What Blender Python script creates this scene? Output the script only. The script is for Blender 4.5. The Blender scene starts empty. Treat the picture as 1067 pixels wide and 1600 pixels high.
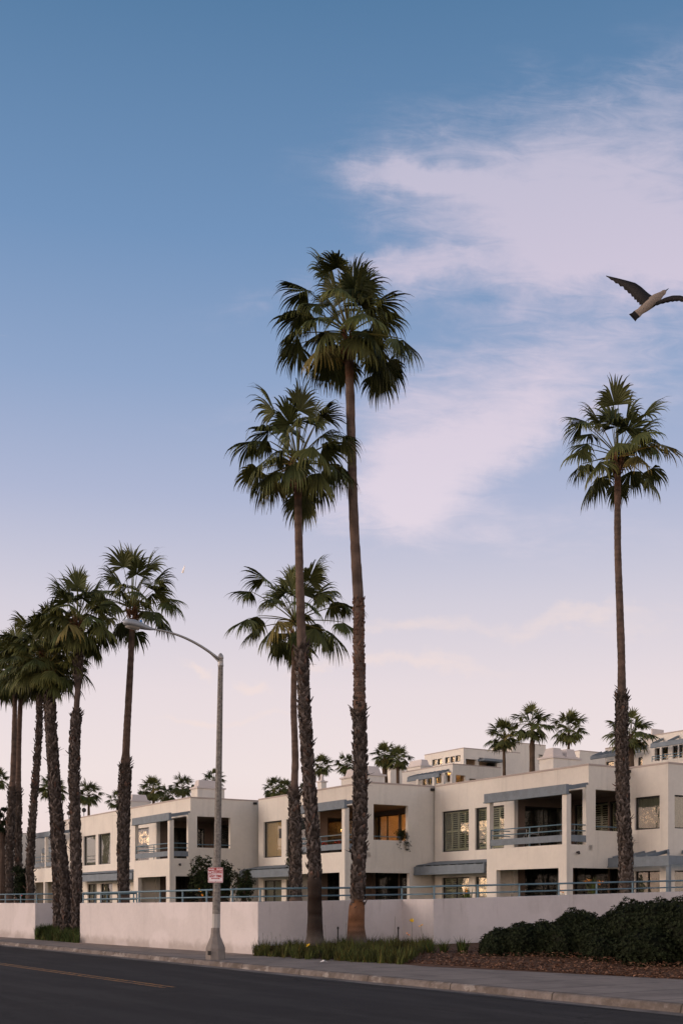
import bpy, bmesh, math, random
from mathutils import Vector, Matrix, noise
D = bpy.data
SC = bpy.context.scene
COL = SC.collection
R = math.radians
F = 1800.0; PX0 = 533.5; HY = 1410.0; EYE = 1.73      # focal length and horizon of the photograph, eye height

# ------------------------------------------------------------------ camera
cam = D.cameras.new("camera"); co = D.objects.new("camera", cam); COL.objects.link(co)
co.location = (0, 0, EYE); co.rotation_euler = (R(90), 0, 0)
cam.sensor_fit = 'VERTICAL'; cam.sensor_height = 36.0
cam.lens = F / 1600.0 * 36.0
cam.shift_y = (HY - 800.0) / 1600.0
cam.clip_end = 6000
SC.camera = co

# ------------------------------------------------------------------ node helper
class NT:
    def __init__(s, nt): s.nt = nt; s.n = nt.nodes; s.l = nt.links
    def new(s, t, **kw):
        n = s.n.new(t)
        for k, v in kw.items(): setattr(n, k, v)
        return n
    def put(s, sock, v):
        if v is None: return
        if isinstance(v, (int, float)): sock.default_value = v
        elif isinstance(v, (tuple, list)):
            sock.default_value = tuple(v) + ((1,) if len(v) == 3 and sock.type == 'RGBA' else ())
        else: s.l.new(v, sock)
    def m(s, op, a, b=None, c=None, clamp=False):
        n = s.new('ShaderNodeMath', operation=op, use_clamp=clamp)
        s.put(n.inputs[0], a); s.put(n.inputs[1], b); s.put(n.inputs[2], c)
        return n.outputs[0]
    def mix(s, f, a, b, mode='MIX'):
        n = s.new('ShaderNodeMix', data_type='RGBA', blend_type=mode)
        s.put(n.inputs[0], f); s.put(n.inputs[6], a); s.put(n.inputs[7], b)
        return n.outputs[2]
    def noise(s, vec, scale, detail=4, rough=.55, dist=0, dim='3D'):
        n = s.new('ShaderNodeTexNoise', noise_dimensions=dim)
        if vec is not None: s.l.new(vec, n.inputs['Vector'])
        n.inputs['Scale'].default_value = scale; n.inputs['Detail'].default_value = detail
        n.inputs['Roughness'].default_value = rough; n.inputs['Distortion'].default_value = dist
        return n.outputs[0]
    def ss(s, x, a, b, lo=0.0, hi=1.0):
        n = s.new('ShaderNodeMapRange', interpolation_type='SMOOTHSTEP')
        s.put(n.inputs[0], x); s.put(n.inputs[1], a); s.put(n.inputs[2], b); s.put(n.inputs[3], lo); s.put(n.inputs[4], hi)
        return n.outputs[0]
    def ramp(s, x, stops, interp='LINEAR'):
        n = s.new('ShaderNodeValToRGB'); cr = n.color_ramp; cr.interpolation = interp
        while len(cr.elements) < len(stops): cr.elements.new(.5)
        for e, (p, c) in zip(cr.elements, stops):
            e.position = p; e.color = tuple(c) + (1,)
        s.put(n.inputs[0], x)
        return n.outputs[0]
    def comb(s, x, y, z):
        n = s.new('ShaderNodeCombineXYZ'); s.put(n.inputs[0], x); s.put(n.inputs[1], y); s.put(n.inputs[2], z)
        return n.outputs[0]

def lin(r, g, b):
    return tuple(((c/255)/12.92 if c/255 <= .04045 else (((c/255)+.055)/1.055)**2.4) for c in (r, g, b))

# ------------------------------------------------------------------ world
SUN_AZ = Vector((-.97, -.12, 0)).normalized(); SUN_EL = R(7)
world = D.worlds.new("World"); SC.world = world; world.use_nodes = True
w = NT(world.node_tree); w.n.clear()
tc = w.new('ShaderNodeTexCoord'); sep = w.new('ShaderNodeSeparateXYZ')
w.l.new(tc.outputs['Generated'], sep.inputs[0])
dx, dy, dz = sep.outputs
el = w.m('MAXIMUM', dz, 0.0)
grad = w.ramp(el, [(0, lin(240, 216, 211)), (.05, lin(242, 222, 219)), (.11, lin(243, 228, 227)), (.18, lin(235, 222, 226)), (.25, lin(214, 209, 222)),
                   (.33, lin(178, 186, 214)), (.41, lin(146, 168, 204)), (.50, lin(116, 149, 190)), (.62, lin(86, 125, 165)), (.78, lin(92, 110, 128)), (1, lin(98, 102, 108))])
tx = w.m('DIVIDE', dx, w.m('MAXIMUM', dy, .15)); tz = w.m('DIVIDE', dz, w.m('MAXIMUM', dy, .15))
front = w.ss(dy, .2, .45)
cv = w.comb(tx, tz, 0.0)
warp = w.m('MULTIPLY', w.m('SUBTRACT', w.noise(cv, 7, 6, .6), .5), .11)
warp2 = w.m('MULTIPLY', w.m('SUBTRACT', w.noise(w.comb(tz, tx, 3.0), 6, 6, .6), .5), .11)
X = w.m('ADD', tx, warp); Z = w.m('ADD', tz, warp2)
def blob(px, py, a, b, rot, k=1.0):
    cx = (px-PX0)/F; cz = (HY-py)/F; a /= F; b /= F; c, s = math.cos(R(rot)), math.sin(R(rot))
    ax = w.m('SUBTRACT', X, cx); az = w.m('SUBTRACT', Z, cz)
    p = w.m('ADD', w.m('MULTIPLY', ax, c/a), w.m('MULTIPLY', az, s/a))
    q = w.m('ADD', w.m('MULTIPLY', ax, -s/b), w.m('MULTIPLY', az, c/b))
    d = w.m('ADD', w.m('MULTIPLY', p, p), w.m('MULTIPLY', q, q))
    return w.m('MULTIPLY', w.m('POWER', 2.718, w.m('MULTIPLY', d, -1.0)), k)
def addall(bl):
    o = bl[0]
    for b in bl[1:]: o = w.m('ADD', o, b)
    return o
big = addall([blob(900, 340, 300, 92, -9, 1.1), blob(1030, 210, 290, 120, -10, .60), blob(660, 285, 110, 20, -10, .7), blob(960, 430, 290, 50, 4, .7),
              blob(725, 695, 210, 72, 22, 1.05), blob(630, 790, 70, 50, 40, .5), blob(640, 420, 110, 26, 4, .5), blob(920, 555, 230, 75, 8, .36), blob(1010, 640, 120, 40, 0, .2),
              blob(420, 480, 150, 30, 10, .22), blob(450, 630, 200, 40, 5, .22), blob(820, 840, 320, 60, -5, .30), blob(650, 580, 150, 60, 10, .38)])
nz = w.noise(w.comb(w.m('ADD', w.m('MULTIPLY', tx, 1.7), w.m('MULTIPLY', tz, .6)), w.m('MULTIPLY', tz, 4.2), 1.0), 3.0, 9, .62, .9)
nz2 = w.noise(w.comb(w.m('ADD', w.m('MULTIPLY', tx, 2.2), w.m('MULTIPLY', tz, 1.5)), w.m('MULTIPLY', tz, 8.0), 4.0), 8, 9, .66, .8)
dens = w.m('ADD', big, w.m('ADD', w.m('MULTIPLY', w.m('SUBTRACT', nz, .5), 1.0), w.m('MULTIPLY', w.m('SUBTRACT', nz2, .5), .85)))
cl = w.m('MULTIPLY', w.m('MULTIPLY', w.ss(dens, .0, 1.05), w.ss(big, .02, .42)), front)
ccol = w.ramp(el, [(0, lin(244, 220, 216)), (.2, lin(240, 224, 230)), (.33, lin(232, 219, 231)), (.45, lin(220, 207, 224)), (.6, lin(190, 190, 212))])
c1 = w.mix(w.m('MULTIPLY', cl, .9, clamp=True), grad, ccol)
low = addall([blob(880, 975, 170, 17, 1, .55), blob(640, 1040, 130, 13, -3, .6), blob(300, 1040, 34, 9, -14, .8), blob(395, 1058, 30, 9, -20, .7), blob(300, 1120, 60, 7, 2, .6),
              blob(400, 1108, 60, 8, 4, .45), blob(620, 985, 100, 14, 3, .4), blob(480, 1048, 36, 9, 8, .5), blob(1000, 1000, 100, 14, 4, .3)])
lw = w.m('MULTIPLY', w.ss(w.m('ADD', low, w.m('MULTIPLY', w.m('SUBTRACT', nz2, .5), .7)), .1, .8), front)
c2 = w.mix(w.m('MULTIPLY', lw, .55, clamp=True), c1, lin(250, 228, 220))
# evening glow round the low sun
dp = w.new('ShaderNodeVectorMath', operation='DOT_PRODUCT'); w.l.new(tc.outputs['Generated'], dp.inputs[0])
dp.inputs[1].default_value = (SUN_AZ.x*math.cos(SUN_EL), SUN_AZ.y*math.cos(SUN_EL), math.sin(SUN_EL))
g0 = w.m('MAXIMUM', dp.outputs['Value'], 0.0)
glow = w.m('MULTIPLY', w.m('ADD', w.m('POWER', g0, 7.0), w.m('MULTIPLY', w.m('POWER', g0, 90.0), 9.0)), w.ss(dz, -.02, .02))
backf = w.m('MULTIPLY', w.ss(dy, .25, -.45), w.ss(dz, .75, .05))
c2 = w.mix(backf, c2, w.mix(1.0, c2, (2.75, 2.42, 2.02), 'MULTIPLY'))
c3 = w.mix(1.0, c2, w.mix(glow, (0, 0, 0), (1.25, .66, .40)), 'ADD')
# bright banks of sunset cloud low in the west, outside the picture; the windows mirror them
bn = w.ss(w.noise(w.comb(w.m('MULTIPLY', dy, 1.5), w.m('MULTIPLY', dz, 5.0), 2.0), 6.0, 5, .6, .4), .53, .60)
bank = w.m('MULTIPLY', w.m('MULTIPLY', w.ss(w.m('MULTIPLY', dx, -1.0), .58, .80), bn), w.m('MULTIPLY', w.ss(dz, .0, .02), w.ss(dz, .24, .10)))
c3 = w.mix(1.0, c3, w.mix(bank, (0, 0, 0), (7.5, 4.6, 2.4)), 'ADD')
sky = w.new('ShaderNodeTexSky', sky_type='NISHITA', sun_disc=False, sun_elevation=SUN_EL, sun_rotation=math.atan2(SUN_AZ.x, SUN_AZ.y))
bg1 = w.new('ShaderNodeBackground'); bg2 = w.new('ShaderNodeBackground'); add = w.new('ShaderNodeAddShader'); out = w.new('ShaderNodeOutputWorld')
w.put(bg1.inputs[0], c3); bg1.inputs[1].default_value = .96
w.l.new(sky.outputs[0], bg2.inputs[0]); bg2.inputs[1].default_value = .004
w.l.new(bg1.outputs[0], add.inputs[0]); w.l.new(bg2.outputs[0], add.inputs[1]); w.l.new(add.outputs[0], out.inputs[0])

sl = D.lights.new("sun", 'SUN'); sl.energy = 1.4; sl.angle = R(25); sl.color = (1, .87, .78)
so = D.objects.new("sun", sl); COL.objects.link(so)
sd = Vector((SUN_AZ.x*math.cos(SUN_EL+.1), SUN_AZ.y*math.cos(SUN_EL+.1), math.sin(SUN_EL+.1)))
so.rotation_euler = sd.to_track_quat('Z', 'Y').to_euler(); so.location = (-40, -10, 30)
SC.view_settings.view_transform = 'Standard'; SC.view_settings.look = 'None'
SC.view_settings.gamma = 1; SC.view_settings.exposure = 0
SC.cycles.max_bounces = 6; SC.cycles.transparent_max_bounces = 16

# ------------------------------------------------------------------ materials
def mat(name, col, rough=.85, var=.15, scale=3.0, bump=0.0, bscale=40, spec=.3, metal=0, attr=None, coat2=None, stain=0.0, col2=None, joints=None):
    m = D.materials.new(name); m.use_nodes = True; n = NT(m.node_tree); b = n.n['Principled BSDF']
    t = n.new('ShaderNodeTexCoord').outputs['Object']
    base = col
    a = n.noise(t, scale, 6, .6); a2 = n.noise(t, scale*9, 4, .6)
    f = n.m('ADD', n.m('MULTIPLY', a, .65), n.m('MULTIPLY', a2, .35))
    lo = tuple(c*(1-var) for c in col); hi = tuple(min(1, c*(1+var)) for c in (col2 or col))
    c = n.mix(n.ss(f, .3, .7), lo, hi)
    if attr:
        at = n.new('ShaderNodeAttribute', attribute_name='Col')
        c = n.mix(1.0, c, at.outputs['Color'], 'MULTIPLY')
    if stain:
        mp = n.new('ShaderNodeMapping'); n.l.new(t, mp.inputs[0]); mp.inputs['Scale'].default_value = (1.2, 1.2, .12)
        st = n.noise(mp.outputs[0], 2.2, 6, .65)
        c = n.mix(n.m('MULTIPLY', n.ss(st, .52, .78), stain), c, tuple(x*.62 for x in col))
    if joints: c = joints(n, t, c)
    n.put(b.inputs['Base Color'], c)
    b.inputs['Roughness'].default_value = rough; b.inputs['Metallic'].default_value = metal
    b.inputs['Specular IOR Level'].default_value = spec
    if bump:
        bp = n.new('ShaderNodeBump'); bp.inputs['Strength'].default_value = bump; bp.inputs['Distance'].default_value = .02
        n.l.new(n.noise(t, bscale, 4, .6), bp.inputs['Height']); n.l.new(bp.outputs[0], b.inputs['Normal'])
    return m
M = {}
M['stucco'] = mat('stucco', (.68, .635, .56), .92, .06, .6, .3, 30, .15, stain=.38)
def wj(n, t, c):
    sp = n.new('ShaderNodeSeparateXYZ'); n.l.new(t, sp.inputs[0])
    along = n.m('SUBTRACT', n.m('MULTIPLY', sp.outputs[0], .545), n.m('MULTIPLY', sp.outputs[1], .838))
    jt = n.m('LESS_THAN', n.m('ABSOLUTE', n.m('SUBTRACT', n.m('FRACT', n.m('DIVIDE', along, 4.9)), .5)), .0016)
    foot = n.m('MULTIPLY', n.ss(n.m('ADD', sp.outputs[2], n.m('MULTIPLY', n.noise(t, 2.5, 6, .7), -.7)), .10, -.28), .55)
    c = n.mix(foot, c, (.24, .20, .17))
    pt = n.ss(n.noise(t, .35, 2, .4, .3), .56, .585)
    c = n.mix(n.m('MULTIPLY', pt, .30), c, (.66, .61, .60))
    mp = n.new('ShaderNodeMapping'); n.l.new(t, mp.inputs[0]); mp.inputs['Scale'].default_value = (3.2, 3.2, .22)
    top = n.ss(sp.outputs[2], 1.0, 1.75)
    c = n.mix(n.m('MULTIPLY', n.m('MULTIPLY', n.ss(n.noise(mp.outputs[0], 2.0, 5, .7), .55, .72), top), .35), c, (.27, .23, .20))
    cr = n.new('ShaderNodeTexVoronoi', feature='DISTANCE_TO_EDGE'); n.l.new(t, cr.inputs['Vector']); cr.inputs['Scale'].default_value = .45
    ck = n.m('MULTIPLY', n.m('LESS_THAN', cr.outputs[0], .004), n.ss(n.noise(t, .5, 3), .52, .6))
    
    return n.mix(n.m('MULTIPLY', jt, .45), c, (.25, .22, .20))
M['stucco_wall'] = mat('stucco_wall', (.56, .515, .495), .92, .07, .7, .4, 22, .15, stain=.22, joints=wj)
M['coping'] = mat('coping', (.43, .365, .325), .9, .08, 1, .1, 30, .15)
M['cap'] = mat('cap', (.60, .54, .50), .8, .05, 1)
M['roofing'] = mat('roofing', (.35, .33, .32), .95, .15, 1)
M['timber'] = mat('timber', (.17, .20, .225), .75, .16, 2.2, .2, 25, .3, stain=.25)
M['rail'] = mat('rail', (.10, .175, .215), .45, .10, 3, 0, 1, .5)
M['frame'] = mat('frame', (.03, .028, .026), .5, .1, 3)
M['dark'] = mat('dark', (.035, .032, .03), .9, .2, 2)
M['shutter'] = mat('shutter', (.40, .385, .27), .6, .08, 3)
M['blind'] = mat('blind', (.17, .16, .11), .7, .15, 2)
M['curtain'] = mat('curtain', (.60, .40, .20), .8, .06, 2)
M['terrace'] = mat('terrace', (.20, .15, .12), .9, .1, 2)  # tan-brown paint, darkened to stand for the shade in the recesses
M['tan'] = mat('tan', (.42, .30, .2), .9, .1, 2)
M['paint_white'] = mat('paint_white', (.75, .73, .70), .6, .05, 2)
def aj(n, t, c):
    sp = n.new('ShaderNodeSeparateXYZ'); n.l.new(t, sp.inputs[0])
    st = n.noise(n.comb(n.m('MULTIPLY', sp.outputs[0], .10), n.m('MULTIPLY', sp.outputs[1], .9), 0.0), 1.2, 6, .6)
    c = n.mix(n.m('MULTIPLY', n.ss(st, .42, .62), .6), c, (.048, .043, .042))
    oil = n.ss(n.noise(t, .7, 5, .65), .54, .66)
    c = n.mix(n.m('MULTIPLY', oil, .6), c, (.016, .014, .014))
    v = n.new('ShaderNodeTexVoronoi', feature='DISTANCE_TO_EDGE'); n.l.new(n.comb(n.m('ADD', sp.outputs[0], n.m('MULTIPLY', n.noise(t, 1.5, 4), 1.2)), n.m('ADD', sp.outputs[1], n.m('MULTIPLY', n.noise(t, 1.1, 4), 1.2)), 0.0), v.inputs['Vector']); v.inputs['Scale'].default_value = .22
    ck = n.m('MULTIPLY', n.m('LESS_THAN', v.outputs[0], .0035), n.ss(n.noise(t, .25, 3), .48, .56))
    c = n.mix(n.m('MULTIPLY', ck, .8), c, (.012, .011, .011))
    pc = n.ss(n.noise(t, .12, 2, .4, .2), .54, .543)
    c = n.mix(n.m('MULTIPLY', pc, .35), c, (.024, .022, .023))
    return n.mix(n.m('MULTIPLY', n.ss(n.noise(t, 45, 2), .62, .72), .5), c, (.075, .068, .066))
M['asphalt'] = mat('asphalt', (.024, .021, .0205), .93, .22, .35, .5, 60, .2, joints=aj)
M['patch'] = mat('patch', (.026, .024, .026), .9, .3, .9, .4, 60, .3)
def sj(n, t, c):
    sp = n.new('ShaderNodeSeparateXYZ'); n.l.new(t, sp.inputs[0])
    fx = n.m('ABSOLUTE', n.m('SUBTRACT', n.m('FRACT', n.m('DIVIDE', sp.outputs[0], 1.55)), .5))
    line = n.m('LESS_THAN', fx, .016)
    st = n.noise(t, .8, 6, .65)
    c = n.mix(n.m('MULTIPLY', n.ss(st, .45, .66), .5), c, (.12, .10, .088))
    return n.mix(n.m('MULTIPLY', line, .7), c, (.06, .055, .05))
M['sidewalk'] = mat('sidewalk', (.255, .21, .182), .92, .16, .5, .3, 50, .2, joints=sj)
def kj(n, t, c):
    st = n.noise(t, 1.3, 6, .7)
    c = n.mix(n.m('MULTIPLY', n.ss(st, .42, .62), .75), c, (.085, .068, .055))
    sp = n.new('ShaderNodeSeparateXYZ'); n.l.new(t, sp.inputs[0])
    fx = n.m('ABSOLUTE', n.m('SUBTRACT', n.m('FRACT', n.m('DIVIDE', sp.outputs[0], 3.1)), .5))
    c = n.mix(n.m('MULTIPLY', n.m('LESS_THAN', fx, .006), .8), c, (.03, .025, .02))
    st2 = n.noise(n.comb(n.m('MULTIPLY', sp.outputs[0], .45), n.m('MULTIPLY', sp.outputs[2], .6), 5.0), 2.0, 5, .7)
    return n.mix(n.m('MULTIPLY', n.ss(st2, .55, .60), .42), c, (.40, .37, .34))
M['kerb'] = mat('kerb', (.175, .15, .135), .92, .25, 2, .5, 40, .2, joints=kj)
M['gutter'] = mat('gutter', (.17, .145, .13), .92, .5, .7, .4, 40, .2)
M['soil'] = mat('soil', (.045, .03, .024), .95, .3, 3, .8, 30, .1)
M['mulch'] = mat('mulch', (.12, .066, .042), .95, .35, 4, .3, 30, .1, attr=True)
M['yard'] = mat('yard', (.09, .10, .05), .95, .3, 2, .4, 20)
def yl(n, t, c):
    return n.mix(n.ss(n.noise(t, 9, 6, .7), .42, .60), c, (.05, .045, .045))
M['yellow'] = mat('yellow', (.42, .19, .05), .85, .2, 3, .2, 40, joints=yl)
M['bark'] = mat('bark', (.125, .105, .09), .95, .25, 3, .8, 25, .1, attr=True)
M['boot'] = mat('boot', (.092, .081, .075), .95, .35, 4, .6, 20, .1, attr=True)
M['frond'] = mat('frond', (.052, .066, .021), .6, .2, 2, 0, 1, .22, attr=True)
M['leaf'] = mat('leaf', (.014, .019, .0075), .75, .3, 3, 0, 1, .12, attr=True)
M['grass'] = mat('grass', (.060, .080, .024), .8, .35, 1.0, 0, 1, .15, attr=True)
M['petal'] = mat('petal', (.85, .85, .85), .6, .1, 3, attr=True)
M['concrete'] = mat('concrete', (.20, .185, .165), .9, .5, 13, .8, 60, .2)
M['concrete_smooth'] = mat('concrete_smooth', (.21, .185, .165), .85, .15, 5, .3, 40, .2)
M['band'] = mat('band', (.36, .34, .31), .6, .08, 5)
M['metal'] = mat('metal', (.34, .33, .31), .45, .12, 4, 0, 1, .5, metal=.35)
M['lamp_grey'] = mat('lamp_grey', (.30, .32, .34), .5, .1, 4)
M['lens'] = mat('lens', (.42, .40, .36), .3, .05, 4)
M['blue_cell'] = mat('blue_cell', (.02, .16, .42), .4, .05, 4)
M['sign_white'] = mat('sign_white', (.78, .68, .69), .5, .04, 6)
M['sign_red'] = mat('sign_red', (.42, .045, .04), .5, .10, 8)
M['feather_dark'] = mat('feather_dark', (.013, .011, .011), .8, .3, 4)
M['feather_pale'] = mat('feather_pale', (.27, .215, .17), .8, .22, 4)
M['flag_red'] = mat('flag_red', (.45, .10, .10), .8, .1, 3)
M['flag_blue'] = mat('flag_blue', (.05, .07, .16), .8, .1, 3)
M['vapour'] = mat('vapour', (.95, .92, .9), 1, .02, 1)
def emit(name, col, s):
    m = D.materials.new(name); m.use_nodes = True; b = m.node_tree.nodes['Principled BSDF']
    b.inputs['Base Color'].default_value = tuple(col)+(1,); b.inputs['Emission Color'].default_value = tuple(col)+(1,); b.inputs['Emission Strength'].default_value = s
    return m
M['bulb'] = emit('bulb', (1, .52, .18), 110)
def glass():
    m = D.materials.new('glass'); m.use_nodes = True; n = NT(m.node_tree); n.n.clear()
    o = n.new('ShaderNodeOutputMaterial'); mx = n.new('ShaderNodeMixShader'); tr = n.new('ShaderNodeBsdfTransparent'); gl = n.new('ShaderNodeBsdfGlossy')
    tr.inputs[0].default_value = (.88, .9, .88, 1); gl.inputs['Roughness'].default_value = .02; gl.inputs['Color'].default_value = (.9, .9, .9, 1)
    fr = n.new('ShaderNodeFresnel'); gm = n.new('ShaderNodeNewGeometry'); n.put(fr.inputs[0], n.m('SUBTRACT', 1.5, n.m('MULTIPLY', gm.outputs['Backfacing'], .8333)))
    bp = n.new('ShaderNodeBump'); bp.inputs['Strength'].default_value = .12; bp.inputs['Distance'].default_value = .05
    n.l.new(n.noise(n.new('ShaderNodeTexCoord').outputs['Object'], 1.6, 2), bp.inputs['Height']); n.l.new(bp.outputs[0], gl.inputs['Normal'])
    n.put(mx.inputs[0], n.m('MULTIPLY', fr.outputs[0], 1.3, clamp=True)); n.l.new(tr.outputs[0], mx.inputs[1]); n.l.new(gl.outputs[0], mx.inputs[2]); n.l.new(mx.outputs[0], o.inputs[0])
    return m
M['glass'] = glass()

# ------------------------------------------------------------------ mesh builder
class MB:
    def __init__(s): s.v = []; s.f = []; s.c = None; s.mi = []; s.cur = 0
    def add(s, vs, fs, col=None):
        o = len(s.v); s.v += [tuple(v) for v in vs]; s.f += [tuple(i+o for i in f) for f in fs]
        s.mi += [s.cur]*len(fs)
        if col is not None:
            if s.c is None: s.c = [(1, 1, 1)]*o
            s.c += [tuple(col)]*len(vs) if not isinstance(col[0], (tuple, list)) else list(col)
        elif s.c is not None: s.c += [(1, 1, 1)]*len(vs)
    def box(s, a, b, col=None):
        x0, x1 = sorted((a[0], b[0])); y0, y1 = sorted((a[1], b[1])); z0, z1 = sorted((a[2], b[2]))
        s.add([(x0,y0,z0),(x1,y0,z0),(x1,y1,z0),(x0,y1,z0),(x0,y0,z1),(x1,y0,z1),(x1,y1,z1),(x0,y1,z1)],
              [(0,3,2,1),(4,5,6,7),(0,1,5,4),(1,2,6,5),(2,3,7,6),(3,0,4,7)], col)
    def bar(s, p, q, w, h, col=None):                     # rectangular bar p->q, h vertical
        p = Vector(p); q = Vector(q); d = (q-p).normalized()
        sd = d.cross(Vector((0, 0, 1)));  sd = sd.normalized() if sd.length > 1e-3 else Vector((1, 0, 0))
        up = sd.cross(d).normalized(); vs = []
        for c in (p, q):
            for i, j in ((-1,-1),(1,-1),(1,1),(-1,1)): vs.append(c+sd*i*w/2+up*j*h/2)
        s.add(vs, [(0,1,2,3),(7,6,5,4),(0,4,5,1),(1,5,6,2),(2,6,7,3),(3,7,4,0)], col)
    def tube(s, pts, rad, n=8, col=None, cap=True):
        pts = [Vector(p) for p in pts]; vs = []; cols = []
        if not isinstance(rad, (list, tuple)): rad = [rad]*len(pts)
        for i, p in enumerate(pts):
            d = (pts[min(i+1, len(pts)-1)] - pts[max(i-1, 0)]).normalized()
            a = d.cross(Vector((0, 0, 1)));  a = a.normalized() if a.length > .05 else d.cross(Vector((0, 1, 0))).normalized()
            b = a.cross(d).normalized()
            for k in range(n):
                t = 2*math.pi*k/n; vs.append(p + a*math.cos(t)*rad[i] + b*math.sin(t)*rad[i])
            if isinstance(col, list): cols += [col[i]]*n
        fs = [(i*n+k, i*n+(k+1) % n, (i+1)*n+(k+1) % n, (i+1)*n+k) for i in range(len(pts)-1) for k in range(n)]
        if cap: fs += [tuple(range(n-1, -1, -1)), tuple((len(pts)-1)*n+k for k in range(n))]
        s.add(vs, fs, cols if isinstance(col, list) else col)
    def lathe(s, prof, n=16, c=(0, 0), ph=0, col=None):
        vs = [(c[0]+r*math.cos(ph+2*math.pi*k/n), c[1]+r*math.sin(ph+2*math.pi*k/n), z) for r, z in prof for k in range(n)]
        fs = [(i*n+k, i*n+(k+1) % n, (i+1)*n+(k+1) % n, (i+1)*n+k) for i in range(len(prof)-1) for k in range(n)]
        fs += [tuple(range(n-1, -1, -1)), tuple((len(prof)-1)*n+k for k in range(n))]
        s.add(vs, fs, col)
    def mesh(s, name, ms, smooth=False):
        me = D.meshes.new(name); me.from_pydata(s.v, [], s.f)
        if not isinstance(ms, (list, tuple)): ms = [ms]
        for x in ms: me.materials.append(x)
        if len(ms) > 1: me.polygons.foreach_set('material_index', s.mi)
        if s.c is not None:
            ca = me.color_attributes.new('Col', 'FLOAT_COLOR', 'POINT')
            flat = []
            for c in s.c: flat += [c[0], c[1], c[2], 1]
            ca.data.foreach_set('color', flat)
        if smooth: me.polygons.foreach_set('use_smooth', [True]*len(me.polygons))
        me.update(); return me
    def build(s, name, ms, parent=None, smooth=False):
        o = D.objects.new(name, s.mesh(name, ms, smooth)); COL.objects.link(o)
        if parent: o.parent = parent
        return o
def tag(o, label=None, cat=None, group=None, kind=None):
    if label: o['label'] = label
    if cat: o['category'] = cat
    if group: o['group'] = group
    if kind: o['kind'] = kind
    return o
def empty(name, loc, rz=0, label=None, cat=None, group=None):
    o = D.objects.new(name, None); COL.objects.link(o); o.location = loc; o.rotation_euler = (0, 0, rz); o.empty_display_size = .3
    return tag(o, label, cat, group)

TH = R(32); U = Vector((math.sin(TH), -math.cos(TH))); V = Vector((math.cos(TH), math.sin(TH)))      # building directions
TS = R(33.5); US = Vector((math.sin(TS), -math.cos(TS))); VS = Vector((math.cos(TS), math.sin(TS)))  # street directions
BROT = math.atan2(U.y, U.x); SROT = math.atan2(US.y, US.x)
def at(px, py, Y): return Vector(((px-PX0)/F*Y, Y, EYE + (HY-py)/F*Y))
def gnd(px, py, z=0.0):
    Y = (EYE-z)*F/(py-HY); return Vector(((px-PX0)/F*Y, Y, z))
def hitx(P, d, px):                                                                                   # where a plan line meets a sight line
    k = (px-PX0)/F; t = (k*P[1]-P[0])/(d[0]-k*d[1]); return t

# ------------------------------------------------------------------ ground, road, kerb, sidewalk
K0 = gnd(345, 1502); K0 = Vector((K0.x, K0.y))                                                        # a point on the kerb top edge
def st(a, b): p = K0 + US*a + VS*b; return (p.x, p.y)                                                # street frame: a along, b away from the road
def sheet(name, pts, z, m, label=None):
    mb = MB(); mb.add([(p[0], p[1], z) for p in pts], [tuple(range(len(pts)))]); o = mb.build(name, m); tag(o, kind='structure'); return o
sheet('ground', [(-1500, -600), (1500, -600), (1500, 2500), (-1500, 2500)], -.22, M['yard'])
def local_street(name, verts_faces, m):
    mb = MB(); mb.add(*verts_faces); o = mb.build(name, m); o.location = (K0.x, K0.y, 0); o.rotation_euler = (0, 0, SROT); return o
# road surface as a fine sheet in the street frame
o = local_street('road', ([(-260, -22, -.150), (120, -22, -.150), (120, -.12, -.150), (-260, -.12, -.150)], [(0, 1, 2, 3)]), M['asphalt']); tag(o, kind='structure')
# gutter strip with a wavering edge
random.seed(3)
vs = []; fs = []
n = 260
for i in range(n+1):
    a = -150 + i*(240/n); wv = -.58 + .08*noise.noise(Vector((a*.5, 0, 0))) + .06*noise.noise(Vector((a*2.7, 3, 0)))
    vs += [(a, -.14, -.145), (a, wv, -.146)]
fs = [(2*i, 2*i+1, 2*i+3, 2*i+2) for i in range(n)]
o = local_street('gutter', (vs, fs), M['gutter']); tag(o, kind='structure')
# kerb: chipped concrete profile
vs = []; fs = []; prof = [(-.17, -.22), (-.15, -.145), (-.125, -.03), (-.105, -.008), (-.07, .004), (.06, .004), (.06, -.22)]
n = 620
for i in range(n+1):
    a = -110 + i*(190/n)
    j = .018*noise.noise(Vector((a*1.7, 7, 0))) + .012*noise.noise(Vector((a*6, 2, 0)))
    if noise.noise(Vector((a*.9, 11, 0))) > .38: j += .035
    for k, (y, z) in enumerate(prof):
        jj = j if k in (2, 3, 4) else 0
        vs.append((a, y + jj, z - abs(jj)*(.8 if k in (2, 3) else 0)))
q = len(prof)
fs = [(i*q+k, i*q+k+1, (i+1)*q+k+1, (i+1)*q+k) for i in range(n) for k in range(q-1)]
o = local_street('kerb', (vs, fs), M['kerb']); tag(o, kind='structure')
# worn yellow double line
mb = MB()
YA = gnd(0, 1506, -.15); YB = gnd(265, 1543, -.15)
dY = Vector((YB.x-YA.x, YB.y-YA.y)).normalized(); nY = Vector((dY.y, -dY.x))
for off in (-.12, .12):
    p0 = Vector((YA.x, YA.y)) - dY*60 + nY*off; p1 = Vector((YB.x, YB.y)) + nY*off
    mb.add([tuple(p0-nY*.055)+(-.146,), tuple(p1-nY*.055)+(-.146,), tuple(p1+nY*.055)+(-.146,), tuple(p0+nY*.055)+(-.146,)], [(0, 1, 2, 3)])
o = mb.build('road_marking', M['yellow']); tag(o, kind='structure')
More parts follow.
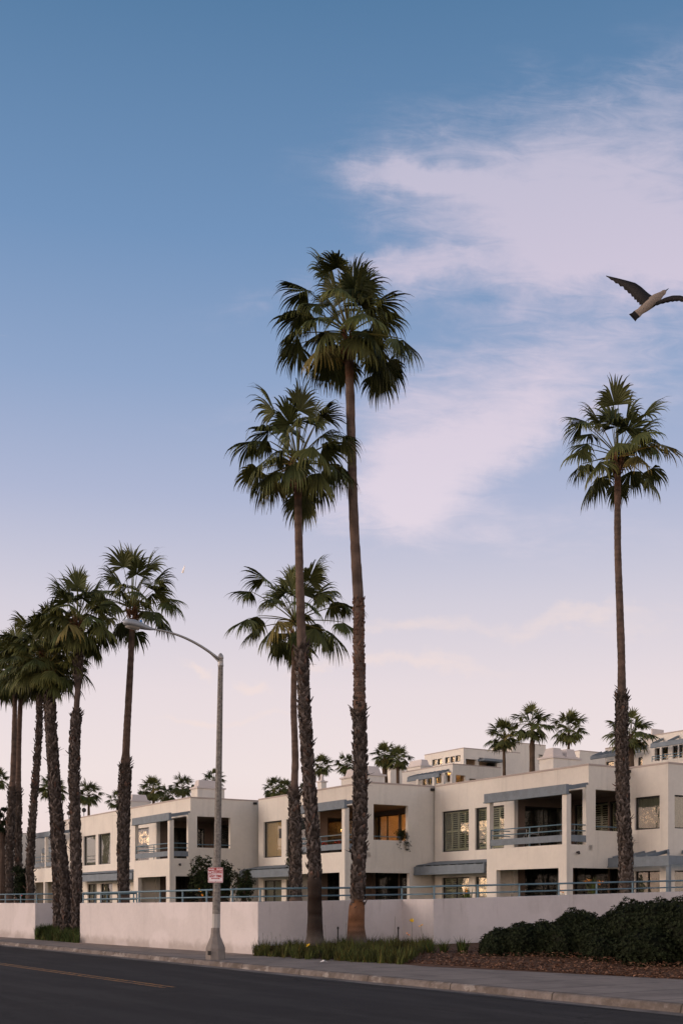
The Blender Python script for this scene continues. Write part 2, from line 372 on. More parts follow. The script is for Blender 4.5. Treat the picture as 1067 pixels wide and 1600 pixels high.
# tar seams beside the gutter
mb = MB(); random.seed(8)
for a0, a1, b in ((2.5, 9.5, -.72), (9, 16.5, -.60), (-12, -3, -.74), (-30, -18, -.7)):
    L = []; n = 30
    for i in range(n+1):
        a = a0+(a1-a0)*i/n; wdt = .19*math.sin(math.pi*i/n)*(.6+.8*abs(noise.noise(Vector((a*2, b, 1)))))+.004; c = b+.04*noise.noise(Vector((a*.8, b, 4)))
        L += [(a, c-wdt, -.1425), (a, c+wdt, -.1425)]
    mb.add(L, [(2*i, 2*i+1, 2*i+3, 2*i+2) for i in range(n)])
o = mb.build('road_patch', M['patch']); o.location = (K0.x, K0.y, 0); o.rotation_euler = (0, 0, SROT); tag(o, kind='structure')

# walls in plan
WL0 = Vector((-14.5, 54.6)); WLd = (WL0 - Vector((-17.1, 57.7))).normalized()
WA0 = Vector((-11.25, 49.6)); WA1 = Vector((-2.76, 38.1))
def vline(P, d, px): return P + d*hitx(P, d, px)
WB1 = vline(WA1, V, 628); WC1 = vline(WB1, U, 677); WD1 = WC1 + V*30
WL_far = WL0 - WLd*60; WLr = WL0 + V*3.0; WAr = Vector((WA0.x, WA0.y)) + V*2.6
# sidewalk surface: from the kerb to the foot of the walls / planting
def loc(p): d = Vector((p[0], p[1])) - K0; return (d.dot(US), d.dot(VS))
back = [loc(p) for p in (WL_far, WL0, WA0, WA1)] 
front_px = [(430, 1494.5), (480, 1497.5), (560, 1501), (600, 1504), (660, 1510), (760, 1515), (900, 1522), (1067, 1530)]
bp_ = [gnd(*p) for p in front_px]; last = (bp_[-1] - bp_[-2]).normalized()
bp_ += [bp_[-1] + last*3, bp_[-1] + last*6, bp_[-1] + last*30]
backr = [loc(p) for p in bp_]
allb = back + backr
vs = []; fs = []
for a, b in allb: vs += [(a, .05, .001), (a, b+.12 if (a, b) in back else b+.25, .001)]
fs = [(2*i, 2*i+2, 2*i+3, 2*i+1) for i in range(len(allb)-1)]
o = local_street('sidewalk', (vs, fs), M['sidewalk']); tag(o, kind='structure')
# yard behind the walls
YZ = 1.63
yp = [WL_far+V*.15, WL0+V*.12, WLr, WAr, WA0+V*.12, WA1+V*.12, WB1+V*.1+U*-.1, WC1+V*.1-U*.12, WD1-U*.12]
ypl = [(p.x, p.y) for p in yp] + [(600, 60), (900, 900), (-900, 900), (-300, 180)]
mb = MB(); nn = len(ypl)
mb.add([(x, y, YZ) for x, y in ypl], [tuple(range(nn))])
o = mb.build('yard', M['yard']); tag(o, kind='structure')
# planting bed between sidewalk and wall (mulch)
def bed(front, backp, zf, zb, m, name):
    n = 60; k = 10; vs = []; fs = []
    def samp(pts, t):
        L = [0]
        for i in range(len(pts)-1): L.append(L[-1] + (pts[i+1]-pts[i]).length)
        s = t*L[-1]
        for i in range(len(pts)-1):
            if s <= L[i+1]+1e-9: return pts[i].lerp(pts[i+1], (s-L[i])/(L[i+1]-L[i]))
        return pts[-1]
    for i in range(n+1):
        a = samp(front, i/n); b = samp(backp, i/n)
        for j in range(k+1):
            f = j/k; p = a.lerp(b, f)
            z = zf + (zb-zf)*math.sin(f*math.pi/2)**.8 + .05*noise.noise(Vector((p.x, p.y, 0)))*min(1, f*4)
            vs.append((p.x, p.y, z))
    fs = [(i*(k+1)+j, (i+1)*(k+1)+j, (i+1)*(k+1)+j+1, i*(k+1)+j+1) for i in range(n) for j in range(k)]
    mb = MB(); mb.add(vs, fs, (1, 1, 1)); o = mb.build(name, m, smooth=True); tag(o, kind='structure')
    def zat(x, y):
        best = min(vs, key=lambda q: (q[0]-x)**2+(q[1]-y)**2); return best[2]
    return zat
p2 = lambda p: Vector((p[0], p[1]))
bed_front = [WA1] + [p2(p) for p in bp_[:-2]]
bed_back = [WA1, WB1, WC1, WC1+V*13, WC1+V*18]
bedz = bed(bed_front, bed_back, .005, .30, M['mulch'], 'mulch_bed')
bedz2 = bed([WL0, WA0], [WLr, WAr], .005, .35, M['soil'], 'soil_bed')

# bark chips
random.seed(21); mb = MB()
def in_img(p): return (PX0 + p[0]/p[1]*F)
for i in range(9000):
    t = random.random(); s = random.random()**1.6
    fr = gnd(560+t*560, 1502 + t*32); b = fr + (Vector((V.x, V.y, 0))*.0) + Vector((US.y*-.0, 0, 0))
    p = Vector((fr.x, fr.y)) + VS*(s*4.2 - .03)
    z = bedz(p.x, p.y) if i % 3 == 0 else .02 + .28*min(1, s*1.1)
    a = random.random()*6.28; L = random.uniform(.012, .045); W_ = random.uniform(.006, .015); ti = random.uniform(-.5, .5)
    ux, uy = math.cos(a)*L, math.sin(a)*L; wx, wy = -math.sin(a)*W_, math.cos(a)*W_
    z += .012
    g = random.choice([(.5, .5, .5), (1.0, 1.0, 1.0), (1.7, 1.7, 1.7), (2.6, 2.5, 2.4), (.7, .6, .6)])
    mb.add([(p.x-ux-wx, p.y-uy-wy, z-L*ti), (p.x+ux-wx, p.y+uy-wy, z+L*ti), (p.x+ux+wx, p.y+uy+wy, z+L*ti+.01), (p.x-ux+wx, p.y-uy+wy, z-L*ti+.012)], [(0, 1, 2, 3)], g)
tag(mb.build('bark_chips', M['mulch']), 'loose brown bark chips spread between hedge and sidewalk', 'mulch', kind='stuff')

# ------------------------------------------------------------------ boundary walls and railings
def wall_run(name, pts, label, t=.22):
    """pts: (Vector2, ztop, zbot); thick wall whose street face follows pts"""
    mb = MB(); P = [p for p, _, _ in pts]; offs = []
    for i, p in enumerate(P):
        ns = []
        for a, b in ((i-1, i), (i, i+1)):
            if 0 <= a and b < len(P):
                d = (P[b]-P[a]).normalized(); ns.append(Vector((-d.y, d.x)))
        if len(ns) == 1: offs.append(ns[0]*t)
        else:
            m_ = (ns[0]+ns[1]).normalized(); offs.append(m_*t/max(.3, m_.dot(ns[0])))
    vs = []; cap = []
    for (p, zt, zb), o_ in zip(pts, offs):
        q = p+o_; vs += [(p.x, p.y, zb), (p.x, p.y, zt), (q.x, q.y, zt), (q.x, q.y, zb)]
    n = len(pts); fs = []
    for i in range(n-1):
        a = 4*i; b = a+4
        fs += [(a, b, b+1, a+1), (a+1, b+1, b+2, a+2), (a+2, b+2, b+3, a+3), (a, a+3, b+3, b)]
    fs += [(0, 1, 2, 3), (4*n-1, 4*n-2, 4*n-3, 4*n-4)]
    mb.add(vs, fs); o = mb.build(name, M['stucco_wall']); bv = o.modifiers.new('bevel', 'BEVEL'); bv.width = .02; bv.segments = 2; bv.limit_method = 'ANGLE'
    tag(o, label, 'wall'); return o
ZA = 1.73
def dz_at(t): return 1.84 + (2.20-1.84)*t/13.5
wall_run('boundary_wall', [(WAr, 1.70, -.2), (WA0, 1.70, -.2), (WA1, 1.755, -.2), (WB1, 1.84, -.1), (WC1, 1.85, -.1), (WC1+V*13.5, 2.20, -.1), (WC1+V*19, 2.3, -.1)],
         'long stepped low stucco wall behind the street lamp and the two tallest palms')
wall_run('boundary_wall', [(WL_far, 1.70, -.2), (WL0, 1.70, -.2), (WLr, 1.70, -.2), (WAr-V*.002, 1.695, -.2)],
         'low stucco wall at left end of street, turning in beside the clustered palm trunks')
def railing(label, pts, sp=1.8):
    root = empty('railing', (pts[0][0].x, pts[0][0].y, pts[0][1]), 0, label, 'railing', 'blue railings on the low wall')
    ox, oy, oz = root.location
    top = []; mid = []
    for p, z in pts: top.append((p.x-ox, p.y-oy, z+.43-oz)); mid.append((p.x-ox, p.y-oy, z+.17-oz))
    for nm, L, r in (('top_rail', top, .033), ('mid_rail', mid, .026)):
        mb = MB()
        for i in range(len(L)-1): mb.tube([L[i], L[i+1]], r, 8)
        mb.build(nm, M['rail'], root, True)
    for i in range(len(pts)-1):
        (a, za), (b, zb) = pts[i], pts[i+1]; d = b-a; n = max(1, int(round(d.length/sp)))
        if d.length > 40: n = min(n, 24)
        for k in range(n + (1 if i == len(pts)-2 else 0)):
            f = k/n; q = a+d*f; z = za+(zb-za)*f
            mb = MB(); mb.tube([(q.x-ox, q.y-oy, z-oz), (q.x-ox, q.y-oy, z+.42-oz)], .032, 8); mb.box((q.x-ox-.06, q.y-oy-.06, z-oz), (q.x-ox+.06, q.y-oy+.06, z-oz+.012))
            mb.build('post', M['rail'], root)
i_ = V*.11
railing('pale blue two-bar railing on the long low wall behind the street lamp', [(WAr-U*-.0+Vector((0, 0)), 1.70), (WA0+i_+U*.11, 1.70), (WA1+i_-U*.05, 1.755), (WB1+i_*.6-U*.11, 1.84), (WC1+i_-U*.11, 1.85), (WC1+V*13.5-U*.11, 2.20), (WC1+V*19-U*.11, 2.3)])
railing('pale blue two-bar railing on low wall at left end beyond the clustered trunks', [(WL0-WLd*16+i_, 1.70), (WL0+i_-U*.11, 1.70), (WLr-U*.11, 1.70), (WAr-V*.1-U*.11, 1.695)])

# ------------------------------------------------------------------ wall panels with openings
def holes(mb, axis, c, lo, hi, z0, z1, hs, t=.25):
    """wall in local building frame. axis 'u': plane y=c, thickness toward +y. axis 'v': plane x=c, thickness toward -x."""
    S = sorted(set([lo, hi] + [min(max(h[i], lo), hi) for h in hs for i in (0, 1)])); Zs = sorted(set([z0, z1] + [min(max(h[i], z0), z1) for h in hs for i in (2, 3)]))
    def P(s, d, z): return (s, c+d, z) if axis == 'u' else (c-d, s, z)
    def solid(i, j):
        if i < 0 or j < 0 or i >= len(S)-1 or j >= len(Zs)-1: return False
        s = (S[i]+S[i+1])/2; z = (Zs[j]+Zs[j+1])/2
        return not any(h[0] < s < h[1] and h[2] < z < h[3] for h in hs)
    for i in range(len(S)-1):
        for j in range(len(Zs)-1):
            if not solid(i, j): continue
            a, b, p, q = S[i], S[i+1], Zs[j], Zs[j+1]
            for d in (0, t): mb.add([P(a, d, p), P(b, d, p), P(b, d, q), P(a, d, q)], [(0, 1, 2, 3)])
            if not solid(i-1, j): mb.add([P(a, 0, p), P(a, t, p), P(a, t, q), P(a, 0, q)], [(0, 1, 2, 3)])
            if not solid(i+1, j): mb.add([P(b, 0, p), P(b, t, p), P(b, t, q), P(b, 0, q)], [(0, 1, 2, 3)])
            if not solid(i, j-1): mb.add([P(a, 0, p), P(a, t, p), P(b, t, p), P(b, 0, p)], [(0, 1, 2, 3)])
            if not solid(i, j+1): mb.add([P(a, 0, q), P(a, t, q), P(b, t, q), P(b, 0, q)], [(0, 1, 2, 3)])
def pbox(mb, axis, c, s0, s1, d0, d1, z0, z1):
    if axis == 'u': mb.box((s0, c+d0, z0), (s1, c+d1, z1))
    else: mb.box((c-d0, s0, z0), (c-d1, s1, z1))
def window(root, axis, c, s0, s1, z0, z1, style='blind', div=0, set_=.10, name='window', label=None):
    fw = .06; mb = MB()
    pbox(mb, axis, c, s0, s1, set_, set_+.07, z0, z0+fw); pbox(mb, axis, c, s0, s1, set_, set_+.07, z1-fw, z1)
    pbox(mb, axis, c, s0, s0+fw, set_, set_+.07, z0+fw, z1-fw); pbox(mb, axis, c, s1-fw, s1, set_, set_+.07, z0+fw, z1-fw)
    for k in range(div):
        m_ = s0+(s1-s0)*(k+1)/(div+1); pbox(mb, axis, c, m_-.03, m_+.03, set_, set_+.07, z0+fw, z1-fw)
    o = mb.build(name, M['frame'], root)
    if label: o['label'] = label
    g = MB(); dd = set_+.035
    pbox(g, axis, c, s0+fw-.005, s1-fw+.005, dd, dd+.008, z0+fw-.005, z1-fw+.005)
    g.build('pane', M['glass'], o)
    i0, i1, y0, y1 = s0+fw, s1-fw, z0+fw, z1-fw; di = set_+.14
    b = MB()
    if style == 'shutter':
        npan = max(2, int(round((i1-i0)/.62)))
        for k in range(npan):
            a = i0+(i1-i0)*k/npan; e = i0+(i1-i0)*(k+1)/npan
            for (p, q) in ((a+.005, a+.06), (e-.06, e-.005)): pbox(b, axis, c, p, q, di, di+.035, y0, y1)
            for (p, q) in ((y0, y0+.09), (y1-.09, y1), ((y0+y1)/2-.04, (y0+y1)/2+.04)): pbox(b, axis, c, a+.06, e-.06, di, di+.035, p, q)
            z = y0+.12
            while z < y1-.1:
                P = (lambda s, d, zz: (s, c+d, zz)) if axis == 'u' else (lambda s, d, zz: (c-d, s, zz))
                b.add([P(a+.06, di-.02, z-.03), P(e-.06, di-.02, z-.03), P(e-.06, di+.05, z+.03), P(a+.06, di+.05, z+.03)], [(0, 1, 2, 3)])
                z += .115
        b.build('shutter', M['shutter'], o)
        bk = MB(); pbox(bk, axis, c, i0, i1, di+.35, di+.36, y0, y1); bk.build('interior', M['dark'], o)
    elif style in ('blind', 'curtain'):
        s = i0; k = 0; wd = .085 if style == 'blind' else .14
        while s < i1:
            P = (lambda s, d, zz: (s, c+d, zz)) if axis == 'u' else (lambda s, d, zz: (c-d, s, zz))
            e = min(s+wd, i1); dd2 = .03 if k % 2 else 0
            b.add([P(s, di+dd2, y0), P(e, di+.03-dd2, y0), P(e, di+.03-dd2, y1), P(s, di+dd2, y1)], [(0, 1, 2, 3)]); s = e; k += 1
        b.build('blind' if style == 'blind' else 'curtain', M[style], o)
    elif style == 'dark':
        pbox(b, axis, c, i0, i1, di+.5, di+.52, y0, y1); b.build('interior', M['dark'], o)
    return o
def pergola(root, a0, a1, d0, d1, zf0, zf1, rise, n, name='pergola', ends=(), sheet_=False):
    """fascia board at d0 from a0..a1, rafters rising back to d1"""
    mb = MB(); mb.box((a0, d0-.06, zf0), (a1, d0+.06, zf1)); mb.box((a0-.01, d0-.09, zf0-.05), (a1+.01, d0+.09, zf0+.04))
    o = mb.build(name, M['timber'], root)
    for k in range(n):
        a = a0+.1+(a1-a0-.2)*k/max(1, n-1); rb = MB()
        rb.bar((a, d0+.02, zf1-.03), (a, d1, zf1+rise), .09, .17); rb.build('rafter', M['timber'], o)
    if sheet_:
        s = MB(); s.add([(a0, d0, zf1+.06), (a1, d0, zf1+.06), (a1, d1, zf1+rise+.09), (a0, d1, zf1+rise+.09)], [(0, 1, 2, 3)]); s.build('slatted_cover', M['timber'], o)
    return o
def rails(root, p0, p1, zs, posts, zb, name='balcony_railing'):
    mb = MB()
    for z in zs: mb.tube([(p0[0], p0[1], z), (p1[0], p1[1], z)], .028, 8)
    for f in posts:
        x = p0[0]+(p1[0]-p0[0])*f; y = p0[1]+(p1[1]-p0[1])*f; mb.tube([(x, y, zb), (x, y, zs[0])], .028, 8)
    return mb.build(name, M['rail'], root)
def chimney(root, a0, a1, d0, d1, z0, z1, caps=1, dirn='a'):
    mb = MB(); mb.box((a0, d0, z0), (a1, d1, z1)); o = mb.build('chimney', M['stucco'], root)
    mb = MB(); mb.box((a0-.08, d0-.08, z1+.002), (a1+.08, d1+.08, z1+.10))
    mb.build('chimney_cap', M['cap'], o)
    c = MB()
    for k in range(caps):
        if dirn == 'd':
            e0 = d0+(d1-d0)*k/caps+.12; e1 = d0+(d1-d0)*(k+1)/caps-.12; f0, f1 = a0+.15, a1-.15
        else:
            f0 = a0+(a1-a0)*k/caps+.12; f1 = a0+(a1-a0)*(k+1)/caps-.12; e0, e1 = d0+.15, d1-.15
        z = z1+.10; h = .48; s = min(.16, (f1-f0)*.14, (e1-e0)*.14)
        c.add([(f0, e0, z), (f1, e0, z), (f1, e1, z), (f0, e1, z), (f0+s, e0+s, z+h), (f1-s, e0+s, z+h), (f1-s, e1-s, z+h), (f0+s, e1-s, z+h)], [(4, 5, 6, 7), (0, 1, 5, 4), (1, 2, 6, 5), (2, 3, 7, 6), (3, 0, 4, 7)])
        c.box((f0-.05, e0-.05, z-.0), (f1+.05, e1+.05, z+.07))
    c.build('chimney_vent', M['cap'], o)
    return o
zr = lambda z: z + EYE - YZ          # relative-to-eye height -> local height

def window_facing(root, x, s0, s1, z0, z1):
    """sliding door in the side wall of a terrace, opening toward the terrace (+x side)"""
    m = MB(); f = .06
    for a, b, p, q in ((s0, s1, z0, z0+f), (s0, s1, z1-f, z1), (s0, s0+f, z0+f, z1-f), (s1-f, s1, z0+f, z1-f), ((s0+s1)/2-.03, (s0+s1)/2+.03, z0+f, z1-f)): m.box((x-.12, a, p), (x-.06, b, q))
    o = m.build('sliding_door', M['frame'], root); m = MB(); m.box((x-.094, s0+f, z0+f), (x-.086, s1-f, z1-f)); m.build('pane', M['glass'], o)
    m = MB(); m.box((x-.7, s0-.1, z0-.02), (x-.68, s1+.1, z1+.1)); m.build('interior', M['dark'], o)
def module(C, label, L, vlen, wins, depth=13, chim=(), lit=False, lowstyle='blind', gapless=True, extra=None, left_pergola=(-12.1, -6.0), lower_wins=None, door_style='blind', rb=-5.35):
    root = empty('apartment_building', (C[0], C[1], YZ), BROT, label, 'building', 'stepped two storey apartment blocks')
    RT = zr(6.5); HD = zr(5.05); SL = zr(2.8); FL = zr(2.72); CE = zr(5.40); GT = zr(1.62); B0 = -5.84; BD = -1.4; W_ = .25
    wl = MB()
    hs = [(a, b, SL, HD) for a, b, _ in wins] + [(rb, -.0, FL, CE)]
    lw = lower_wins if lower_wins is not None else [(a, b, lowstyle) for a, b, _ in wins]
    hs += [(a, b, .05, zr(1.38)) for a, b, _ in lw] + [(rb, 0, 0.0, zr(2.45))]
    holes(wl, 'u', 0, -L, 0, -.3, RT, hs, W_)
    # end wall facing the camera (plane x=0), runs past the balcony front
    holes(wl, 'v', 0, W_, depth, -.3, RT, [(.45, 2.75, zr(3.42), zr(5.37)), (W_+.0, 2.85, 0, GT)], W_)
    wl.box((-W_, W_, zr(5.37)), (-.002, .25, zr(5.4)))
    holes(wl, 'v', 0, BD+W_, W_, -.3, FL, [(-1.0, W_, 0, GT)], W_)
    wl.box((-W_, -.15, FL), (-.001, W_, zr(5.56)))                        # pillar at the facade corner
    # balcony front
    holes(wl, 'u', BD, B0, 0, -.3, FL, [(-5.08, -.54, 0, GT)], W_)
    wl.box((B0, BD+W_, -.3), (B0+W_, -.002, FL))                        # balcony left cheek
    wl.box((B0, BD, FL), (B0+.24, BD+.24, zr(5.09))); wl.box((-.30, BD, FL), (0, BD+.28, zr(5.09)))   # slim posts
    # slabs
    wl.box((B0+W_+.002, BD+W_+.002, zr(2.47)), (-W_-.002, 0, FL-.004)); wl.box((rb, .004, zr(2.47)), (-W_-.002, 4.0, FL-.004))
    wall = wl.build('wall', M['stucco'], root); wl = MB()
    # recess back and left walls, ceiling (upper and lower), brown with shade painted in
    RD = 4.0
    drs = [(-5.2, -2.75, zr(2.76), zr(5.15)), (-2.65, -.4, zr(2.76), zr(5.15))]
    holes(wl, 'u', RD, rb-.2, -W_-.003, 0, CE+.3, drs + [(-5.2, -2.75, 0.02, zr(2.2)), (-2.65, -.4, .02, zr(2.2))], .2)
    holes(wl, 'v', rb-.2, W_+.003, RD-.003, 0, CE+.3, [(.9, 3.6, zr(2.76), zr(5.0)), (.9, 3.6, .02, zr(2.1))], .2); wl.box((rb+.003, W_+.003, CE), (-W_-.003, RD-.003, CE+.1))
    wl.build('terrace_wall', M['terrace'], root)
    fl = MB(); fl.box((rb, .01, FL-.003), (-W_-.003, RD-.003, FL+.02)); fl.box((rb, .26, 0), (-W_-.003, RD-.003, .03)); fl.build('terrace_floor', M['dark'], root)  # floor tone kept dark to cut bounced light in the recesses
    wl = MB()
    # rear and far side
    wl.box((-L+.01, depth-.2, -.3), (-W_-.003, depth, RT)); wl.box((-L+.01, W_+.003, -.3), (-L+.21, depth-.203, RT))
    wl.build('rear_wall', M['stucco'], root)
    # pillars' lower faces, coping, roof
    cp = MB(); e = .025
    for (x0, y0, x1, y1) in ((-L, -e, e, .28), (-.28, .28, e, depth), (-L, .28, -L+.28, depth)): cp.box((x0, y0, RT-.02), (x1, y1, RT+.07))
    cp.build('parapet_coping', M['coping'], root)
    rf = MB(); rf.box((-L+.22, .26, RT-.5), (-.26, depth-.21, RT-.35)); rf.build('roof', M['roofing'], root)
    for a, b, s in wins: window(root, 'u', 0, a, b, SL, HD, s)
    for a, b, s in lw: window(root, 'u', 0, a, b, .05, zr(1.38), s, div=1)
    window(root, 'u', RD, -5.2, -2.75, zr(2.76), zr(5.15), door_style, 1, .05, 'sliding_door'); window(root, 'u', RD, -2.65, -.4, zr(2.76), zr(5.15), door_style, 1, .05, 'sliding_door')
    window(root, 'u', RD, -5.2, -2.75, .02, zr(2.2), 'dark', 1, .05, 'sliding_door'); window(root, 'u', RD, -2.65, -.4, .02, zr(2.2), 'dark', 1, .05, 'sliding_door')
    for z0_, z1_ in ((zr(2.76), zr(5.0)), (.02, zr(2.1))): window_facing(root, rb-.2, .9, 3.6, z0_, z1_)
    # beam above the balcony with return to the facade
    bm = MB(); bm.box((B0-.12, BD-.08, zr(5.09)), (.06, BD+.10, zr(5.52))); bm.box((B0-.16, BD-.11, zr(5.05)), (.09, BD+.13, zr(5.10)))
    b = bm.build('balcony_beam', M['timber'], root)
    for a in (-5.7, -4.6, -3.45, -2.3, -1.15, -.06): rb_ = MB(); rb_.bar((a, BD+.10, zr(5.36)), (a, -.03, zr(5.58)), .10, .20); rb_.build('rafter', M['timber'], b)
    # timber band and rails
    bd = MB(); bd.box((B0+.24, BD+.02, zr(2.86)), (-.30, BD+.09, zr(3.17))); bd.box((-.09, BD+.28, zr(2.86)), (-.02, -.15, zr(3.17)))
    bd.build('balcony_board', M['timber'], root)
    rails(root, (B0+.24, BD+.1), (-.30, BD+.1), (zr(3.66), zr(3.38)), (.0, .55, 1), FL)
    rails(root, (-.06, BD+.28), (-.06, -.15), (zr(3.66), zr(3.38)), (), FL)
    rails(root, (B0+.15, BD+.24), (B0+.15, 0), (zr(3.66), zr(3.38)), (), FL)
    rails(root, (-.1, .45), (-.1, 2.75), (zr(3.62),), (), FL)
    if left_pergola: pergola(root, left_pergola[0], left_pergola[1], BD, -.02, zr(1.56), zr(1.98), .22, 9, 'awning', sheet_=True)
    f = MB(); f.tube([(.0, -.75, zr(2.35)), (.10, -.75, zr(2.35))], .05, 8); f.tube([(.10, -.75, zr(2.39)), (.15, -.75, zr(2.27))], .06, 8); f.build('wall_light', M['frame'], root)
    f = MB(); f.box((.0, vlen*.93, zr(6.28)), (.14, vlen*.93+.22, zr(6.42))); f.build('security_light', M['frame'], root)
    for c in chim: chimney(root, *c)
    if extra: extra(root)
    return root
random.seed(5)
C2 = (11.671, 54.495); C1 = (1.363, 62.567); C0 = (-9.362, 71.56)
def lit_extra(root):
    # the lamp-lit room behind the loggia doors
    m = MB(); m.box((-5.0, 7.4, zr(2.76)), (-.4, 7.5, zr(5.2))); m.box((-5.1, 4.3, zr(2.70)), (-.3, 7.4, zr(2.75))); m.box((-5.1, 4.3, zr(5.2)), (-.3, 7.4, zr(5.25))); m.box((-5.1, 4.3, zr(2.75)), (-5.0, 7.4, zr(5.2)));m.box((-.35, 4.3, zr(2.75)), (-.3, 7.4, zr(5.2)))
    r = m.build('lit_room', M['tan'], root)
    b = MB(); b.lathe([(.02, zr(4.55)), (.09, zr(4.62)), (.11, zr(4.7)), (.08, zr(4.8)), (.02, zr(4.84))], 12, (-1.0, 5.0)); b.build('lamp', M['bulb'], r)
    b = MB(); b.lathe([(.02, zr(4.55)), (.09, zr(4.62)), (.11, zr(4.7)), (.08, zr(4.8)), (.02, zr(4.84))], 12, (-3.2, 6.0)); b.build('lamp', M['bulb'], r)
    b = MB(); b.box((-3.6, 7.36, zr(2.8)), (-2.7, 7.39, zr(4.6))); b.box((-2.2, 7.36, zr(3.6)), (-1.5, 7.39, zr(4.3))); b.build('door_panel', M['curtain'], r)
    m = MB(); m.box((-10.0, .10, zr(3.95)), (-9.62, .13, zr(4.55))); 
    p = m.build('picture', M['frame'], root)
def side_extra(root):
    """far-right bay of the nearest block: short facade then another end wall"""
    RT = zr(6.5); W_ = .25; D0 = 2.66; A1 = 2.47
    wl = MB()
    holes(wl, 'u', D0, .003, A1, -.3, RT, [(.37, 1.95, zr(3.48), zr(5.05)), (.37, 1.95, .05, zr(1.5))], W_)
    holes(wl, 'v', A1, D0+W_, 16, -.3, RT, [(3.1, 5.4, zr(3.48), zr(5.05)), (3.1, 5.4, .05, zr(1.5)), (7, 9, zr(3.48), zr(5.05)), (7, 9, .05, zr(1.5))], W_)
    wl.box((.003, 15.8, -.3), (A1-W_-.003, 16, RT))
    wl.build('side_bay', M['stucco'], root)
    cp = MB(); cp.box((.03, D0-.025, RT-.021), (A1+.025, D0+.28, RT+.069)); cp.box((A1-.28, D0+.28, RT-.021), (A1+.025, 16, RT+.069)); cp.build('parapet_coping', M['coping'], root)
    rf = MB(); rf.box((.03, D0+.26, RT-.5), (A1-.26, 15.8, RT-.35)); rf.build('roof', M['roofing'], root)
    window(root, 'u', D0, .37, 1.95, zr(3.48), zr(5.05), 'blind'); window(root, 'u', D0, .37, 1.95, .05, zr(1.5), 'blind', 1)
    for z0, z1 in ((zr(3.48), zr(5.05)), (.05, zr(1.5))):
        window(root, 'v', A1, 3.1, 5.4, z0, z1, 'blind'); window(root, 'v', A1, 7, 9, z0, z1, 'blind')
    # wrap-round lower pergola on posts
    q = D0-1.35
    m = MB(); m.box((.02, q-.06, zr(1.72)), (A1+1.3, q+.06, zr(2.12))); m.box((A1+1.18, q+.062, zr(1.72)), (A1+1.3, 14, zr(2.12))); m.box((-.02, q-.09, zr(1.66)), (A1+1.34, q+.09, zr(1.74)))
    b = m.build('pergola_beam', M['timber'], root)
    for p, e in [((a, q, zr(2.10)), (a, D0-.02, zr(2.38))) for a in (.3, 1.0, 1.7, 2.4)] + [((A1+1.25, d, zr(2.10)), (A1+.02, d, zr(2.38))) for d in (3.6, 4.6, 5.6, 6.6, 7.6, 8.6)] + [((A1+1.25, q, zr(2.12)), (A1+.03, D0-.03, zr(2.40)))]:
        m = MB(); m.bar(p, e, .09, .17); m.build('rafter', M['timber'], b)
    for x, y in ((A1+1.22, q+.03), (A1+1.22, 7.0)):
        m = MB(); m.box((x-.08, y-.08, 0), (x+.08, y+.08, zr(1.66))); m.build('pergola_post', M['timber'], root)
module(C2, 'nearest apartment block at right, with shuttered windows beside the corner balcony', 12.13, 2.66,
       [(-11.48, -9.08, 'shutter'), (-8.53, -6.15, 'shutter')], chim=[(-1.3, 2.0, 6.2, 8.6, 0, 0)] and [], extra=side_extra, door_style='shutter', lowstyle='shutter',)
module(C1, 'middle apartment block behind the tallest palms, with lamp-lit loggia and hanging plant', 12.5, 4.6,
       [(-11.82, -9.5, 'curtain'), (-8.93, -6.5, 'dark')], extra=lit_extra, door_style='none', left_pergola=(-12.3, -6.0))
def left_balcony(root):
    # open pergola balcony at the far left end of the long block
    BD = -1.4; m = MB(); FL = zr(2.72)
    m.box((-28.4, BD, -.3), (-28.15, 2.4, FL)); holes(m, 'u', BD, -28.15, -20.4, -.3, FL, [(-27.6, -24.9, 0, zr(1.62)), (-24.6, -21, 0, zr(1.62))], .25)
    m.box((-20.65, BD+.25, -.3), (-20.4, -.003, FL)); m.box((-28.15, BD+.25, zr(2.47)), (-24.3, 2.4, FL-.004)); m.box((-24.3, BD+.25, zr(2.47)), (-20.65, -.003, FL-.005))
    m.box((-28.4, BD, FL), (-28.16, BD+.24, zr(5.2))); m.box((-20.64, BD, FL), (-20.4, BD+.24, zr(5.2))); m.box((-24.6, BD, FL), (-24.36, BD+.24, zr(5.2)))
    m.box((-28.15, 2.2, -.3), (-24.3, 2.4, FL))
    m.build('end_balcony', M['stucco'], root)
    b = MB(); b.box((-28.6, BD-.08, zr(5.2)), (-20.3, BD+.1, zr(5.6))); o = b.build('balcony_beam', M['timber'], root)
    for a in (-28.4, -27, -25.6, -24.3): r = MB(); r.bar((a, BD+.1, zr(5.4)), (a, 2.4, zr(5.45)), .1, .2); r.build('rafter', M['timber'], o)
    for a in (-23, -21.7, -20.5): r = MB(); r.bar((a, BD+.1, zr(5.4)), (a, -.02, zr(5.6)), .1, .2); r.build('rafter', M['timber'], o)
    b = MB(); b.box((-28.15, BD+.02, zr(2.86)), (-20.64, BD+.09, zr(3.17))); b.build('balcony_board', M['timber'], root)
    rails(root, (-28.15, BD+.1), (-20.64, BD+.1), (zr(3.66), zr(3.38)), (0, .5, 1), FL)
    # a pair of roof floodlights
    for a in (-19.7, -23.2):
        f = MB(); f.tube([(a, .1, zr(6.56)), (a, .1, zr(6.9))], .03, 8); f.lathe([(.05, zr(6.9)), (.16, zr(6.98)), (.17, zr(7.15)), (.06, zr(7.25))], 10, (a, .1)); f.build('roof_light', M['frame'], root)
